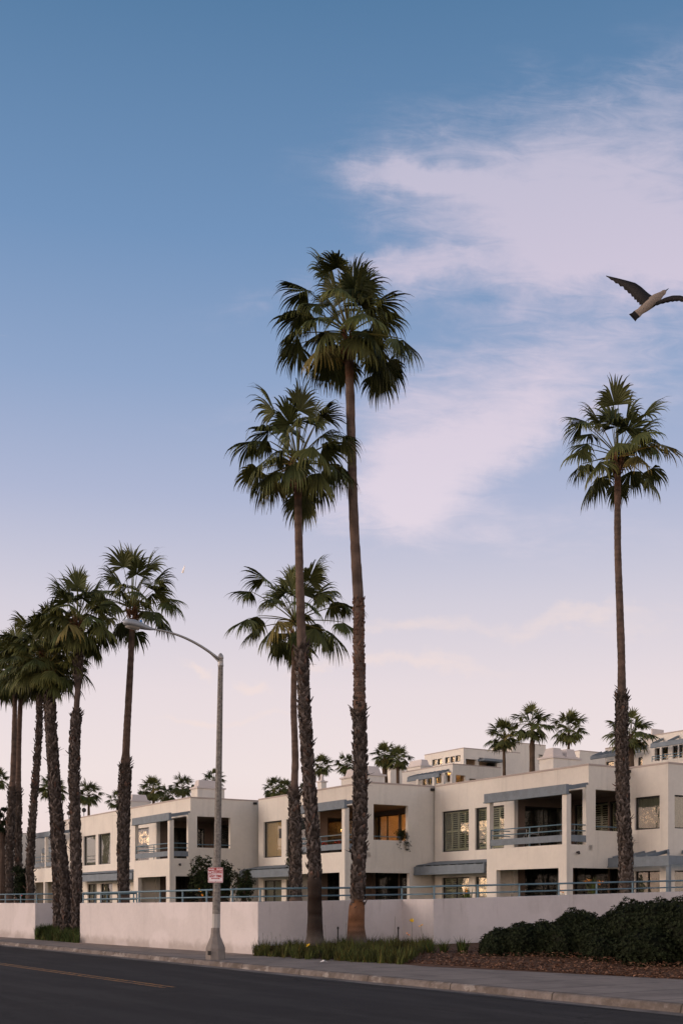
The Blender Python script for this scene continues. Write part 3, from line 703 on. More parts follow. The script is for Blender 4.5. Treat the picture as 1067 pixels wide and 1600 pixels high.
module(C0, 'far left apartment block with two plain dark windows and a furled flag', 24.25, 4.7,
       [(-19.51, -16.85, 'blind'), (-16.3, -13.8, 'blind'), (-12.4, -10.0, 'dark'), (-9.15, -6.65, 'dark')], extra=left_balcony, left_pergola=(-19.6, -6.0), lower_wins=[(-18.6, -16.6, 'curtain') and (-18.6, -16.6, 'blind'), (-15.8, -13.4, 'blind'), (-12.4, -10.0, 'dark'), (-9.15, -6.65, 'dark')], door_style='dark')
# next block down the street, its end wall facing us at the left edge
Cm = at(-60, 1300, 106); 
CM = (Cm.x, Cm.y)
module(CM, 'pale apartment block at the left edge of the row, mostly behind trunks', 14, 8, [(-11.5, -9.1, 'blind'), (-8.5, -6.1, 'blind')], door_style='dark', depth=14)
def simple_block(root, a0, a1, d0, d1, z0, z1, hu=(), hv=(), style='blind'):
    m = MB(); t = .25
    holes(m, 'u', d0, a0, a1, z0, z1, [h[:4] for h in hu], t); holes(m, 'v', a1, d0+t, d1, z0, z1, [h[:4] for h in hv], t)
    m.box((a0, d1-.2, z0), (a1-t-.002, d1, z1)); m.box((a0, d0+t+.002, z0), (a0+.2, d1-.202, z1)); m.box((a0+.21, d0+.26, z1-.45), (a1-.26, d1-.21, z1-.35))
    w_ = m.build('wall', M['stucco'], root)
    c = MB(); c.box((a0, d0-.02, z1-.02), (a1+.02, d0+.28, z1+.06)); c.box((a1-.28, d0+.28, z1-.02), (a1+.02, d1, z1+.06)); c.build('parapet_coping', M['coping'], root)
    for h in hu:
        if len(h) < 5 or h[4] != 'open': window(root, 'u', d0, h[0], h[1], h[2], h[3], h[4] if len(h) > 4 else style)
        else: m = MB(); m.box((h[0]-.1, d0+1.6, h[2]-.1), (h[1]+.1, d0+1.7, h[3]+.1)); m.build('recess', M['tan'], root)
    for h in hv:
        if len(h) < 5 or h[4] != 'open': window(root, 'v', a1, h[0], h[1], h[2], h[3], h[4] if len(h) > 4 else style)
        else: m = MB(); m.box((a1-1.7, h[0]-.1, h[2]-.1), (a1-1.6, h[1]+.1, h[3]+.1)); m.build('recess', M['tan'], root)
# small link block seen through the far left balcony
P = at(97, 1300, 97)
rt = empty('apartment_building', (P.x, P.y, YZ), BROT, 'small pale block with blue beams seen through the open left balcony', 'building', 'stepped two storey apartment blocks')
simple_block(rt, -12, 0, 3.0, 12, -.3, zr(5.6), [(-11, -9.5, zr(3), zr(4.7)), (-8.6, -7.2, zr(3), zr(4.7)), (-5.5, -4, zr(3), zr(4.7)), (-3, -1.6, zr(3), zr(4.7))])
pergola(rt, -11, -5, 1.8, 2.98, zr(4.6), zr(4.95), .2, 5, 'pergola')
for a in (-10.9, -8, -5.1):
    m = MB(); m.box((a-.1, 1.7, 0), (a+.1, 1.9, zr(4.6))); m.build('pergola_post', M['stucco'], rt)

# rooftop chimneys of the front blocks, placed where the photograph shows them


# ------------------------------------------------------------------ chimneys on the front roofs and the terraced blocks up the hill
def roots():
    return {tuple(round(x, 1) for x in o.location[:2]): o for o in COL.objects if o.type == 'EMPTY' and o.name.startswith('apartment_building')}
RR = roots()
def root_of(C): return RR[(round(C[0], 1), round(C[1], 1))]
def local_at(C, px, d=None, a=None):
    """local a (for plane d) or local d (for plane a) where the sight line px meets that plane"""
    C = Vector(C)
    if d is not None: return hitx(C+V*d, U, px)
    return hitx(C+U*a, V, px)
def zloc(C, a, d, py):
    P = Vector(C)+U*a+V*d; return (HY-py)/F*P.y + EYE - YZ
def chim(C, d0, pxl, pxc, pxr, pyt, caps, dirn, root=None, zb=None):
    a1 = local_at(C, pxc, d=d0); a0 = local_at(C, pxl, d=d0); d1 = local_at(C, pxr, a=a1)
    zt = zloc(C, a1, d0, pyt); chimney(root or root_of(C), a0, a1, d0, d1, zb if zb is not None else zr(6.1), zt, caps, dirn)
chim(C2, 3.2, 842, 864, 906, 1184, 2, 'd')
chim(C0, 2.2, 298.7, 309, 351, 1231.5, 1, 'd')
chim(C0, 4.0, 196, 205, 235, 1252, 1, 'd')
chim(C1, 3.0, 533, 573, 601, 1211, 2, 'a')
chim(C1, 8.0, 496, 502, 510, 1222, 1, 'd')

def hill(px, py, Y, label):
    P = at(px, py, Y); r = empty('apartment_building', (P.x, P.y, YZ), BROT, label, 'building', 'terraced blocks up the hill'); return r, (P.x, P.y), P.z-YZ
# top left terrace
r, C, zt = hill(724, 1169, 100, 'upper terrace block with a strip of small bright windows, highest at left on the hill')
a0 = local_at(C, 663, d=0); d1 = local_at(C, 812, a=0)
hw = [(local_at(C, p, d=0), local_at(C, q, d=0), zloc(C, -3, 0, 1194), zloc(C, -3, 0, 1184.5), 'curtain' if k % 2 else 'blind') for k, (p, q) in enumerate(((675, 682), (683, 690), (695, 702), (703, 710), (711, 719)))]
hv = [(local_at(C, 727, a=0), local_at(C, 744, a=0), zt-3.4, zt-.9, 'open'), (local_at(C, 748, a=0), local_at(C, 776, a=0), zt-3.4, zt-.7, 'open')]
simple_block(r, a0, 0, 0, d1, -.3, zt, hw, hv)
m = MB()
dA, dB = local_at(C, 746, a=0), local_at(C, 778, a=0)
m.box((.02, dA, zt-1.05), (.9, dB, zt-.85)); m.build('awning', M['timber'], r)
rails(r, (.3, dA), (.3, dB+4), (zt-2.5, zt-2.9), (0, .3, .6, 1), zt-3.4)
# lower left terrace
r, C, zt = hill(707, 1194, 88, 'lower terrace block with porch lamp and blue pergola, in front of the highest one')
a0 = local_at(C, 628, d=0); d1 = local_at(C, 782, a=0)
hw = [(local_at(C, p, d=0), local_at(C, q, d=0), zloc(C, -3, 0, 1226), zloc(C, -3, 0, 1211.5), s) for p, q, s in ((660, 666, 'dark'), (668, 676, 'blind'), (679, 689, 'curtain'), (695, 704, 'open'))]
hv = [(local_at(C, 712, a=0), local_at(C, 727, a=0), zt-2.4, zt-.8, 'open'), (local_at(C, 733, a=0), local_at(C, 744, a=0), zt-2.0, zt-1.0, 'blind')]
simple_block(r, a0, 0, 0, d1, -.3, zt, hw, hv)
aP = local_at(C, 653, d=0)
pergola(r, aP, -.4, -1.0, -.02, zt-.95, zt-.65, .25, 8, 'pergola')
for p in (653, 678, 693, 706):
    a = local_at(C, p, d=-1.0); m = MB(); m.box((a-.12, -1.1, 0), (a+.12, -.9, zt-.95)); m.build('pergola_post', M['stucco'], r)
m = MB(); a = local_at(C, 699.5, d=.9); m.lathe([(.02, zt-1.45), (.12, zt-1.4), (.15, zt-1.28), (.10, zt-1.15), (.02, zt-1.12)], 10, (a, .9)); m.build('porch_lamp', M['bulb'], r)
chim(C, .6, 634, 657, 674, 1197, 1, 'a', r, zt-.4)
chim(C, 3.0, 598, 610, 632, 1201, 2, 'd', r, 3)
# middle
r, C, zt = hill(800, 1160, 118, 'distant terrace block between the two palms on the skyline, with a dark loggia')
a0 = local_at(C, 768, d=0); d1 = local_at(C, 852, a=0)
simple_block(r, a0, 0, 0, d1, -.3, zt, [], [(local_at(C, 824, a=0), local_at(C, 840, a=0), zt-5.2, zt-3.3, 'dark'), (local_at(C, 841, a=0), local_at(C, 848, a=0), zt-2, zt-1, 'blind')])
r, C, zt = hill(905, 1173, 105, 'plain terrace block just right of the double chimney, with small blue pergola')
a0 = local_at(C, 862, d=0); d1 = local_at(C, 945, a=0)
simple_block(r, a0, 0, 0, d1, -.3, zt, [], [])
m = MB()
dA, dB = local_at(C, 906, a=.6), local_at(C, 926, a=.6)
m.box((.03, dA, zt-2.2), (1.3, dB, zt-1.9)); 
for k in range(5): m.bar((1.2, dA+(dB-dA)*k/4, zt-1.9), (.05, dA+(dB-dA)*k/4, zt-1.3), .12, .12)
m.build('pergola', M['timber'], r)
# right
Pq = at(945, 1170, 86); a1q = 16.0
Cq = (Pq.x + U.x*a1q, Pq.y+U.y*a1q)
r = empty('apartment_building', (Cq[0], Cq[1], YZ), BROT, 'terrace block at right edge with blue pergolas and a square chimney', 'building', 'terraced blocks up the hill')
zt = Pq.z-YZ; b = local_at(Cq, 1008, d=0)
zz = lambda py, px=1000: zloc(Cq, local_at(Cq, px, d=0), 0, py)
simple_block(r, -16, b-.01, 0, 10, -.3, zt, [(local_at(Cq, p, d=0), local_at(Cq, q, d=0), zz(1197), zz(1183), s) for p, q, s in ((946, 958, 'curtain'), (962, 985, 'dark'), (996, 1003, 'curtain'))], [])
simple_block(r, b+.01, 0, -.3, 10, -.3, zt+.35, [(local_at(Cq, p, d=-.3), min(-.4, local_at(Cq, q, d=-.3)), zz(1188, 1040), zz(1168, 1040), s) for p, q, s in ((1022, 1030, 'open'), (1033, 1043, 'dark'), (1050, 1058, 'dark'), (1060, 1066, 'curtain'))], [])
pergola(r, local_at(Cq, 938, d=0), local_at(Cq, 1000, d=-1), -1.0, -.02, zz(1184, 960), zz(1180, 960), .35, 9, 'pergola')
pergola(r, local_at(Cq, 1018, d=-1.3), -.1, -1.4, -.32, zz(1170, 1040), zz(1164, 1040), .4, 8, 'pergola')
rails(r, (local_at(Cq, 1018, d=-1.3), -1.3), (-.1, -1.3), (zz(1184, 1040), zz(1188, 1040)), (0, .5, 1), zz(1192, 1040))
chim(Cq, 3.0, 1012, 1019, 1041, 1150, 1, 'd', r, zt)

# ------------------------------------------------------------------ palms
def catmull(P, n):
    out = []
    Q = [P[0]*2-P[1]] + P + [P[-1]*2-P[-2]]
    for i in range(1, len(Q)-2):
        for k in range(n):
            t = k/n; a, b, c, d = Q[i-1], Q[i], Q[i+1], Q[i+2]
            out.append(.5*((2*b)+(c-a)*t+(2*a-5*b+4*c-d)*t*t+(3*b-a-3*c+d)*t**3))
    out.append(P[-1]); return out
DOWN = Vector((0, 0, -1))
def frond(mb, rng, org, az, el_, Lp, Rb, nseg, levels, tint, droop, twist):
    """petiole from org then a costapalmate fan with drooping tips"""
    h = Vector((math.cos(az), math.sin(az), 0)); d = (h*math.cos(el_)+Vector((0, 0, 1))*math.sin(el_)).normalized()
    P = Vector(org); pts = [P.copy()]; n = 5
    for k in range(n):
        d = (d + DOWN*.055*(1.0 if el_ < 1.1 else .3)).normalized(); P = P+d*Lp/n; pts.append(P.copy())
    pc = (1.5*tint[0]+.2, 1.2*tint[1]+.1, 1.1*tint[2])
    mb.tube(pts, [.030*(1-.55*i/n) for i in range(n+1)], 4, pc, cap=False)
    d = (d + DOWN*droop*(.22 if el_ > .9 else .60)).normalized()
    s = d.cross(Vector((0, 0, 1))); s = s.normalized() if s.length > .15 else Vector((-h.y, h.x, 0))
    nrm = s.cross(d).normalized()
    q = Matrix.Rotation(twist, 3, d); s = q @ s; nrm = q @ nrm
    amax = R(rng.uniform(88, 118)); cup = rng.uniform(.3, .8)
    dphi = 2*amax/nseg; lv = levels
    for i in range(nseg):
        phi = -amax + dphi*(i+.5) + rng.uniform(-.02, .02)
        L = Rb*(.66+.34*math.cos(phi*.8))*rng.uniform(.78, 1.12)
        if rng.random() < .07: continue
        dd = (d*math.cos(phi) + s*math.sin(phi) - nrm*cup*abs(math.sin(phi))**1.5).normalized()
        side0 = (d*-math.sin(phi) + s*math.cos(phi)).normalized()
        p = P + d*.04; vs = []; cols = []
        step = L/lv; cur = dd.copy(); g = droop*rng.uniform(.7, 1.35); lateral = rng.uniform(-.10, .10)
        br = rng.uniform(.8, 1.2)
        for k in range(lv+1):
            t = k/lv; r_ = t*L
            if t < .55: wd = math.tan(dphi/2)*r_*1.28+.006
            else: wd = math.tan(dphi/2)*L*.55*1.28*(1-(t-.55)/.45)**1.1+.003
            tw = .35*wd*(1 if i % 2 else -1)
            vs += [p - side0*wd - nrm*tw, p + side0*wd + nrm*tw]
            e = max(0, t-.62)/.38
            c = (tint[0]*br*(1+1.0*e), tint[1]*br*(1+.75*e), tint[2]*br*(1+.2*e)); cols += [c, c]
            cur = (cur + DOWN*g*(1.9 if rng.random() < .8 else 3.2)*max(0, t-.34)**1.15 + side0*lateral*.3*max(0, t-.4)).normalized()
            p = p + cur*step
        mb.add(vs, [(2*k, 2*k+1, 2*k+3, 2*k+2) for k in range(lv)], cols)
def crown(name, seed, parent, nleaf, Lp, Rb, nseg=34, lv=6, low=-.75, droop=1.0, dead=.06, dens=1.0, m=None):
    rng = random.Random(seed); mb = MB(); ga = 2.39996; az0 = rng.random()*6
    for i in range(nleaf):
        t = (i+.5)/nleaf                     # 0 = youngest, upright; 1 = oldest, hanging
        el_ = R(86) - (R(86)-low)*t**.86 + rng.uniform(-.13, .13)
        az = az0 + i*ga + rng.uniform(-.25, .25)
        org = Vector((math.cos(az)*.10, math.sin(az)*.10, .35*(1-t)-.15))
        k = 1.0
        g = rng.random(); b = rng.uniform(.75, 1.25)
        tint = (b*(1+.35*g), b*(1+.15*g), b)
        if t > .6 and rng.random() < dead: tint = (2.6, 1.7, 1.6)
        frond(mb, rng, org, az, el_, Lp*k*(rng.uniform(.45, 1.15) if t < .6 else rng.uniform(.75, 1.15))*(1.10+.32*math.sin(math.pi*min(1, t*1.15))-.12*t), Rb*rng.uniform(.85, 1.1), nseg, lv, tint, droop*(.55+.6*t)*rng.uniform(.8, 1.2), rng.uniform(-.5, .5))
    # stray hanging threads / dead strips
    for i in range(int(5*dens)):
        az = rng.random()*6.28; r0 = rng.uniform(.5, 1.3); z0 = rng.uniform(-.3, .5); pts = []
        for k in range(6): pts.append((math.cos(az)*(r0+.12*k), math.sin(az)*(r0+.12*k), z0-.03*k-.05*k*k*rng.uniform(.6, 1)))
        mb.tube(pts, .007, 3, (2.0, 1.5, 1.4), cap=False)
    # young spear leaf
    mb.tube([(0, 0, .1), (.02, .01, Lp*.9), (.03, .02, Lp*1.0+Rb*.85)], [.03, .035, .004], 5, (3.2, 3.0, 3.4), cap=False)
    return mb.build(name, m or M['frond'], parent)
def palm(label, pts_px, Y, zb, widths, boots, crown_kw, seed, lift=.35, turn=0.0, redbase=0, redcol=(1.5, .86, .52), group='tall fan palms along the street', fuzz=(), heart=True):
    """pts_px: trunk centre line from base to top; widths: [(py, width px)]; boots: [(py_low, py_high)] zones clad in old leaf bases"""
    s = F/Y; rng = random.Random(seed)
    pts = [at(px, py, Y) for px, py in pts_px]
    pts[0].z = zb
    for i, p in enumerate(pts[1:], 1): p.y += .18*math.sin(i*1.7+seed)
    org = pts[0].copy(); root = empty('palm_tree', org, 0, label, 'palm tree', group)
    P = catmull([p-org for p in pts], 10)
    def width(z):
        py = HY-(z+org.z-EYE)*s
        W_ = sorted(widths)
        if py <= W_[0][0]: return W_[0][1]/s
        for (a, wa), (b, wb) in zip(W_, W_[1:]):
            if py <= b: return (wa+(wb-wa)*(py-a)/(b-a))/s
        return W_[-1][1]/s
    # resample along the height
    Q = []; acc = 0; stp = .10
    for a, b in zip(P, P[1:]):
        L = (b-a).length; n = max(1, int(L/stp))
        for k in range(n): Q.append(a.lerp(b, k/n))
    Q.append(P[-1])
    mb = MB(); N = 14; vs = []; cols = []
    H = Q[-1].z
    def inboot(z):
        py = HY-(z+org.z-EYE)*s; return any(hi <= py <= lo for lo, hi in boots)
    for i, p in enumerate(Q):
        ib = inboot(p.z); wd = width(p.z)/2*(.92 if ib else 1)
        ring = .022*math.sin(p.z*2*math.pi/.24+seed)+.018*math.sin(p.z*2*math.pi/.37)+.03*noise.noise(Vector((seed+3, p.z*5, 0)))
        ring += .05*noise.noise(Vector((seed, p.z*.9, 0)))
        f = p.z/H; py = HY-(p.z+org.z-EYE)*s
        if redbase and p.z < redbase: 
            bl = min(1, max(0, (p.z-.2)/.35)); rc = redcol; bl *= .9+.35*noise.noise(Vector((seed, p.z*3, 9)))
            c = tuple(.8*(1-bl)+x*bl for x in rc); ring *= .3
        elif ib: c = (.55, .5, .47)
        elif f > .95: c = (1.7, 1.1, .82)
        else:
            g = .5+.5*noise.noise(Vector((seed*2, p.z*.7, 5))); c = (.72+.45*g, .68+.22*g, .66+.14*g)
        shade = 1-.28*(math.sin(p.z*2*math.pi/.21+seed) > .6)
        for k in range(N):
            t = 2*math.pi*k/N; nn = noise.noise(Vector((math.cos(t)*1.3+seed, math.sin(t)*1.3, p.z*2.2)))
            r = wd*(.88 if ib else 1)*(1+ring+.07*nn)
            vs.append((p.x+math.cos(t)*r, p.y+math.sin(t)*r, p.z))
            q = 1+.35*nn; cols.append((c[0]*shade*q, c[1]*shade*q, c[2]*shade*q))
    mb.add(vs, [(i*N+k, i*N+(k+1) % N, (i+1)*N+(k+1) % N, (i+1)*N+k) for i in range(len(Q)-1) for k in range(N)] + [tuple((len(Q)-1)*N+k for k in range(N))], cols)
    mb.build('trunk', M['bark'], root, True)
    # old leaf bases: split, upward pointing scales in spiral rows
    bb = MB(); row = 0; z = 0.0; zi = 0
    def centre(z):
        lo = 0
        for a, b in zip(Q, Q[1:]):
            if a.z <= z <= b.z: return a.lerp(b, (z-a.z)/max(1e-6, b.z-a.z))
        return Q[-1] if z > 0 else Q[0]
    def scale(c, t, r, wd, L, out, col, thick=.02):
        e = Vector((math.cos(t), math.sin(t), 0)); sd = Vector((-e.y, e.x, 0)); up = Vector((0, 0, 1))
        lean = rng.uniform(-1.1, 1.1)
        b = c + e*r*.86; tipc = c + e*(r+out) + up*L + sd*lean*wd
        mid = c + e*(r+out*.25+.03) + up*L*.45 + sd*lean*.4*wd
        v = [b-sd*wd/2, b+sd*wd/2, mid-sd*wd*.42, mid+sd*wd*.42, tipc-sd*wd*.10, tipc+sd*wd*.10, mid-e*.05, tipc-e*thick]
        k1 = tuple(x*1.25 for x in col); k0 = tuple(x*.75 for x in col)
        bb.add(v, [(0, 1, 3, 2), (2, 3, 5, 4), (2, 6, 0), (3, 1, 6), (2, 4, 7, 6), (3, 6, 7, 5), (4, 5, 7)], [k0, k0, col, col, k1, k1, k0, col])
    step = .085 if s > 30 else .15
    while z < H-.1:
        if inboot(z) or inboot(z+.4) or inboot(z-.4):
            c = centre(z); r = width(z)/2*.92; n = max(5, int(2*math.pi*r/.155)); f = z/H
            edge = (not inboot(z+.35))
            for k in range(n):
                t = 2*math.pi*(k+.5*(row % 2)+rng.uniform(-.22, .22))/n
                if rng.random() < .16 or not inboot(z+.55*noise.noise(Vector((math.cos(t)*1.5, math.sin(t)*1.5+seed, z*2)))): continue
                g = rng.uniform(.45, 1.35); col = (g, g*.93, g*.88)
                if rng.random() < .04: col = (g*1.2, g*.85, g*.7)
                big = rng.random()
                out = rng.uniform(.005, .05)+(.13 if big > .975 else 0)
                if edge: out += rng.uniform(.03, .16)
                scale(c, t, r*.93, rng.uniform(.08, .19), rng.uniform(.12, .30), out, col)
                if big > .990: scale(c, t, r*.95, .07, rng.uniform(-.12, .20), rng.uniform(.2, .38), (.5, .48, .46))
        row += 1; z += step
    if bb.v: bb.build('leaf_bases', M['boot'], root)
    bb.__init__()
    for lo, hi in fuzz:                      # reddish fibrous zones
        z = (HY-lo)/s+EYE-org.z; z1 = (HY-hi)/s+EYE-org.z
        while z < z1:
            c = centre(z); r = width(z)/2
            for k in range(7):
                t = 2*math.pi*(k+rng.random())/7; g = rng.uniform(.6, 1.4)
                scale(c, t, r*.92, rng.uniform(.06, .14), rng.uniform(.12, .24), rng.uniform(.0, .05), (g*1.3, g*.85, g*.65))
            z += .13
    if bb.v: bb.build('fibre_sleeve', M['boot'], root)
    bb.__init__()
    if heart:                                # fresh stubs under the crown
        c = Q[-1]
        for k in range(60):
            zz_ = rng.uniform(-.55, .25); t = rng.random()*6.28; g = rng.uniform(.7, 1.5)
            scale(c+Vector((0, 0, zz_)), t, (.20 if zz_ > -.25 else .17), rng.uniform(.07, .13), rng.uniform(.2, .4), rng.uniform(.08, .22), (g*1.4, g*.8, g*.5))
    if bb.v: bb.build('leaf_stubs', M['boot'], root)
    cr = crown('crown', seed*7+1, root, **crown_kw); cr.location = Q[-1]+Vector((0, 0, lift)); cr.rotation_euler = (0, 0, turn)
    return root
palm('tallest fan palm in the planting bed, right one of the central pair', [(557, 1475), (557, 1430), (561, 1330), (563, 1230), (562, 1120), (561, 1020), (560, 950), (556, 870), (552, 790), (549, 700), (547, 620), (545, 545)], 38.8, EYE-65*38.8/F-.05,
     [(560, 13.5), (700, 14), (850, 15.5), (930, 16.5), (1090, 17.5), (1110, 22), (1400, 23.5), (1425, 25), (1455, 28), (1480, 35)], [(1410, 1108)],
     dict(nleaf=44, Lp=1.32, Rb=1.22, nseg=46, lv=7, low=R(-27), droop=1.0), 1, lift=.6, turn=math.pi, redbase=1.55, fuzz=[(1105, 940)])
palm('second tallest fan palm, leaning left of the tallest, bristly below and smooth above', [(492, 1475), (492, 1420), (490, 1330), (484, 1250), (478, 1150), (473, 1050), (470, 960), (467, 860), (465, 740)], 37.9, EYE-65*37.9/F-.05,
     [(760, 11.5), (860, 12.5), (1000, 14), (1015, 18), (1370, 22), (1400, 22), (1440, 23), (1460, 26), (1480, 33)], [(1375, 1012)],
     dict(nleaf=33, Lp=1.15, Rb=1.162, nseg=44, lv=7, low=R(-24), droop=1.05), 2, lift=.4, turn=math.pi, redbase=2.3, redcol=(.20, .155, .135))
palm('fan palm behind the low wall, its crown split by the leaning trunk in front', [(462, 1395), (462, 1320), (460, 1240), (461, 1180), (459, 1100), (461, 1000)], 50, YZ,
     [(1010, 8.5), (1225, 11.5), (1240, 19), (1400, 21)], [(1400, 1236)], dict(nleaf=32, Lp=1.5, Rb=1.3, low=R(-20), droop=1.05), 3, lift=.8)
palm('tall fan palm standing alone at right behind the railing', [(978, 1400), (976, 1340), (974, 1250), (971, 1150), (969, 1050), (968, 960), (966, 850), (964, 725)], 50, YZ,
     [(740, 10), (1000, 12), (1080, 13), (1092, 20), (1400, 24)], [(1405, 1086)], dict(nleaf=32, Lp=1.5, Rb=1.3, low=R(-22), droop=1.05), 4)
palm('fan palm behind the street lamp head, with a ragged collar halfway up its trunk', [(193, 1400), (193, 1300), (195, 1215), (199, 1150), (204, 1060), (207, 965)], 55, YZ,
     [(980, 9), (1180, 12), (1198, 19), (1210, 21), (1400, 19)], [(1400, 1192)], dict(nleaf=30, Lp=1.5, Rb=1.3, low=R(-20), droop=1.05), 5, lift=.5)
palm('rightmost palm of the trunk cluster in the wall recess, bare neck under a shaggy collar', [(121, 1462), (119, 1400), (118, 1300), (118, 1200), (119, 1120), (121, 1060), (122, 985)], 51.5, .2,
     [(1000, 14), (1010, 17), (1065, 15), (1075, 9), (1108, 9), (1115, 17), (1460, 18)], [(1462, 1112), (1068, 1000)], dict(nleaf=38, Lp=1.0, Rb=1.1, low=R(-35), droop=.85), 6)
palm('middle palm of the trunk cluster in the wall recess, bristly all the way', [(104, 1455), (102, 1400), (96, 1320), (88, 1240), (81, 1160), (77, 1050)], 52.5, .2,
     [(1050, 15), (1200, 17), (1455, 19)], [(1455, 1060)], dict(nleaf=36, Lp=1.05, Rb=1.05, low=R(-35), droop=.85), 7)
palm('leftmost palm of the trunk cluster in the wall recess, crossing behind its neighbour', [(92, 1455), (91, 1380), (88, 1300), (82, 1220), (76, 1130), (72, 1030)], 53.6, .2,
     [(1040, 12), (1200, 14), (1455, 17)], [(1455, 1060)], dict(nleaf=30, Lp=1.0, Rb=1.05, low=R(-35), droop=.85), 8)
palm('fan palm behind the left wall, slim bristly trunk leaning right', [(47, 1400), (50, 1330), (54, 1250), (60, 1150), (63, 1045)], 60, YZ,
     [(1050, 10), (1200, 12), (1400, 14)], [(1400, 1060)], dict(nleaf=30, Lp=1.15, Rb=1.1, nseg=28, low=R(-35), droop=.855), 9)
palm('left palm of the close pair at the left edge, with a thick shaggy lower trunk', [(15, 1400), (17, 1330), (19, 1230), (22, 1150), (26, 1060)], 64, YZ,
     [(1070, 7), (1225, 9), (1235, 14), (1400, 14)], [(1400, 1230)], dict(nleaf=30, Lp=1.25, Rb=1.2, nseg=28, low=R(-35), droop=.855), 10)
palm('right palm of the close pair at the left edge, slim neck leaning right', [(30, 1400), (29, 1330), (28, 1240), (31, 1150), (36, 1055)], 65.5, YZ,
     [(1070, 7), (1225, 8.5), (1240, 12), (1400, 13)], [(1400, 1238)], dict(nleaf=26, Lp=1.1, Rb=1.1, nseg=28, low=R(-35), droop=.855), 11)
palm('fan palm cut by the left edge of the photo, trunk outside it', [(-22, 1400), (-18, 1250), (-12, 1065)], 66, YZ,
     [(1070, 9), (1400, 13)], [(1400, 1230)], dict(nleaf=28, Lp=1.2, Rb=1.15, nseg=28, low=R(-35), droop=.855), 12)
# distant palms: a few crown meshes shared by copies
far_protos = []
for k in range(4):
    rt_ = D.objects.new('x', None); cr = crown('crown', 100+k, None, 34 if k != 3 else 38, 1.1, 1.25, 20, 4, R(-35 if k != 3 else -50), .7); far_protos.append(cr.data); D.objects.remove(cr)
    D.objects.remove(rt_)
far = [ # px, py crown centre, radius px, py base, Y, proto, thick, label
 (787, 1148, 27, 1215, 84, 0, 0, 'distant palm on the roofline, left of the group of three above the nearest block'),
 (831, 1130, 29, 1215, 82, 1, 1, 'distant palm on the roofline, middle and tallest of the three, with a bulging trunk'),
 (888, 1138, 26, 1215, 90, 2, 0, 'distant palm directly above the double chimney'),
 (985, 1142, 37, 1200, 72, 1, 2, 'thick trunked palm half hidden behind the lone tall trunk at right'),
 (601, 1180, 20, 1222, 86, 3, 2, 'left palm of the touching pair beside the hillside terraces'),
 (621, 1184, 20, 1222, 84, 0, 0, 'right palm of the touching pair beside the hillside terraces'),
 (541, 1194, 17, 1230, 92, 3, 1, 'small distant palm half hidden behind the tallest trunk'),
 (502, 1197, 17, 1235, 90, 2, 1, 'small distant palm between the two tallest trunks'),
 (428, 1232, 17, 1260, 105, 3, 0, 'bushy small palm left in the low cluster beside the leaning trunks'),
 (446, 1230, 14, 1260, 110, 0, 0, 'small palm in the low cluster just left of the leaning trunk'),
 (474, 1234, 11, 1260, 115, 1, 0, 'tiny palm top between the crossing trunks'),
 (334, 1217, 16, 1262, 98, 1, 0, 'distant palm half hidden by the street lamp pole'),
 (240, 1232, 21, 1270, 96, 0, 0, 'distant palm behind the roof, left of the pair near the chimney, slim trunk showing'),
 (263, 1242, 15, 1275, 100, 3, 0, 'low dark palm between two others behind the far roof'),
 (286, 1228, 18, 1270, 98, 2, 0, 'distant palm just left of the far block chimney'),
 (224, 1247, 13, 1275, 104, 3, 0, 'low palm top at the left of the roofline cluster'),
 (184, 1250, 15, 1290, 104, 1, 0, 'palm peeking out behind the trunk with the ragged collar'),
 (139, 1240, 20, 1290, 100, 2, 0, 'distant palm on the skyline right of the trunk cluster'),
 (84, 1229, 22, 1300, 96, 1, 0, 'distant palm behind the crossing trunks'),
 (-3, 1217, 18, 1300, 100, 0, 0, 'distant palm cut by the left edge at roof height')]
for i, (px, py, rp, pb, Y, k, th, lab) in enumerate(far):
    rng = random.Random(500+i); c = at(px, py+rp*.12, Y); s = rp/(F/Y)/(1.95 if th < 2 or rp < 30 else 2.25)
    r = empty('palm_tree', (c.x, c.y, YZ), 0, lab, 'palm tree', 'distant fan palms behind the roofs')
    mb = MB(); H = c.z-YZ; L = []; rad = []; n = 26
    for j in range(n+1):
        f = j/n; L.append((math.sin(f*3+i)*.12*(1-f), 0, f*H)); rr = (.10+.06*(1-f))*(1.0 if th == 0 else 1.15)
        if th and f < 1-1.9*s/H*(.9 if th == 1 else .2): rr *= 1.7
        rad.append(rr*(1+.12*rng.uniform(-1, 1)))
    mb.tube(L, rad, 8, (.75, .62, .5)); mb.build('trunk', M['bark'], r, True)
    cr = D.objects.new('crown', far_protos[k]); COL.objects.link(cr); cr.parent = r; cr.location = (0, 0, H); cr.scale = (s, s, s); cr.rotation_euler = (0, 0, rng.random()*6)

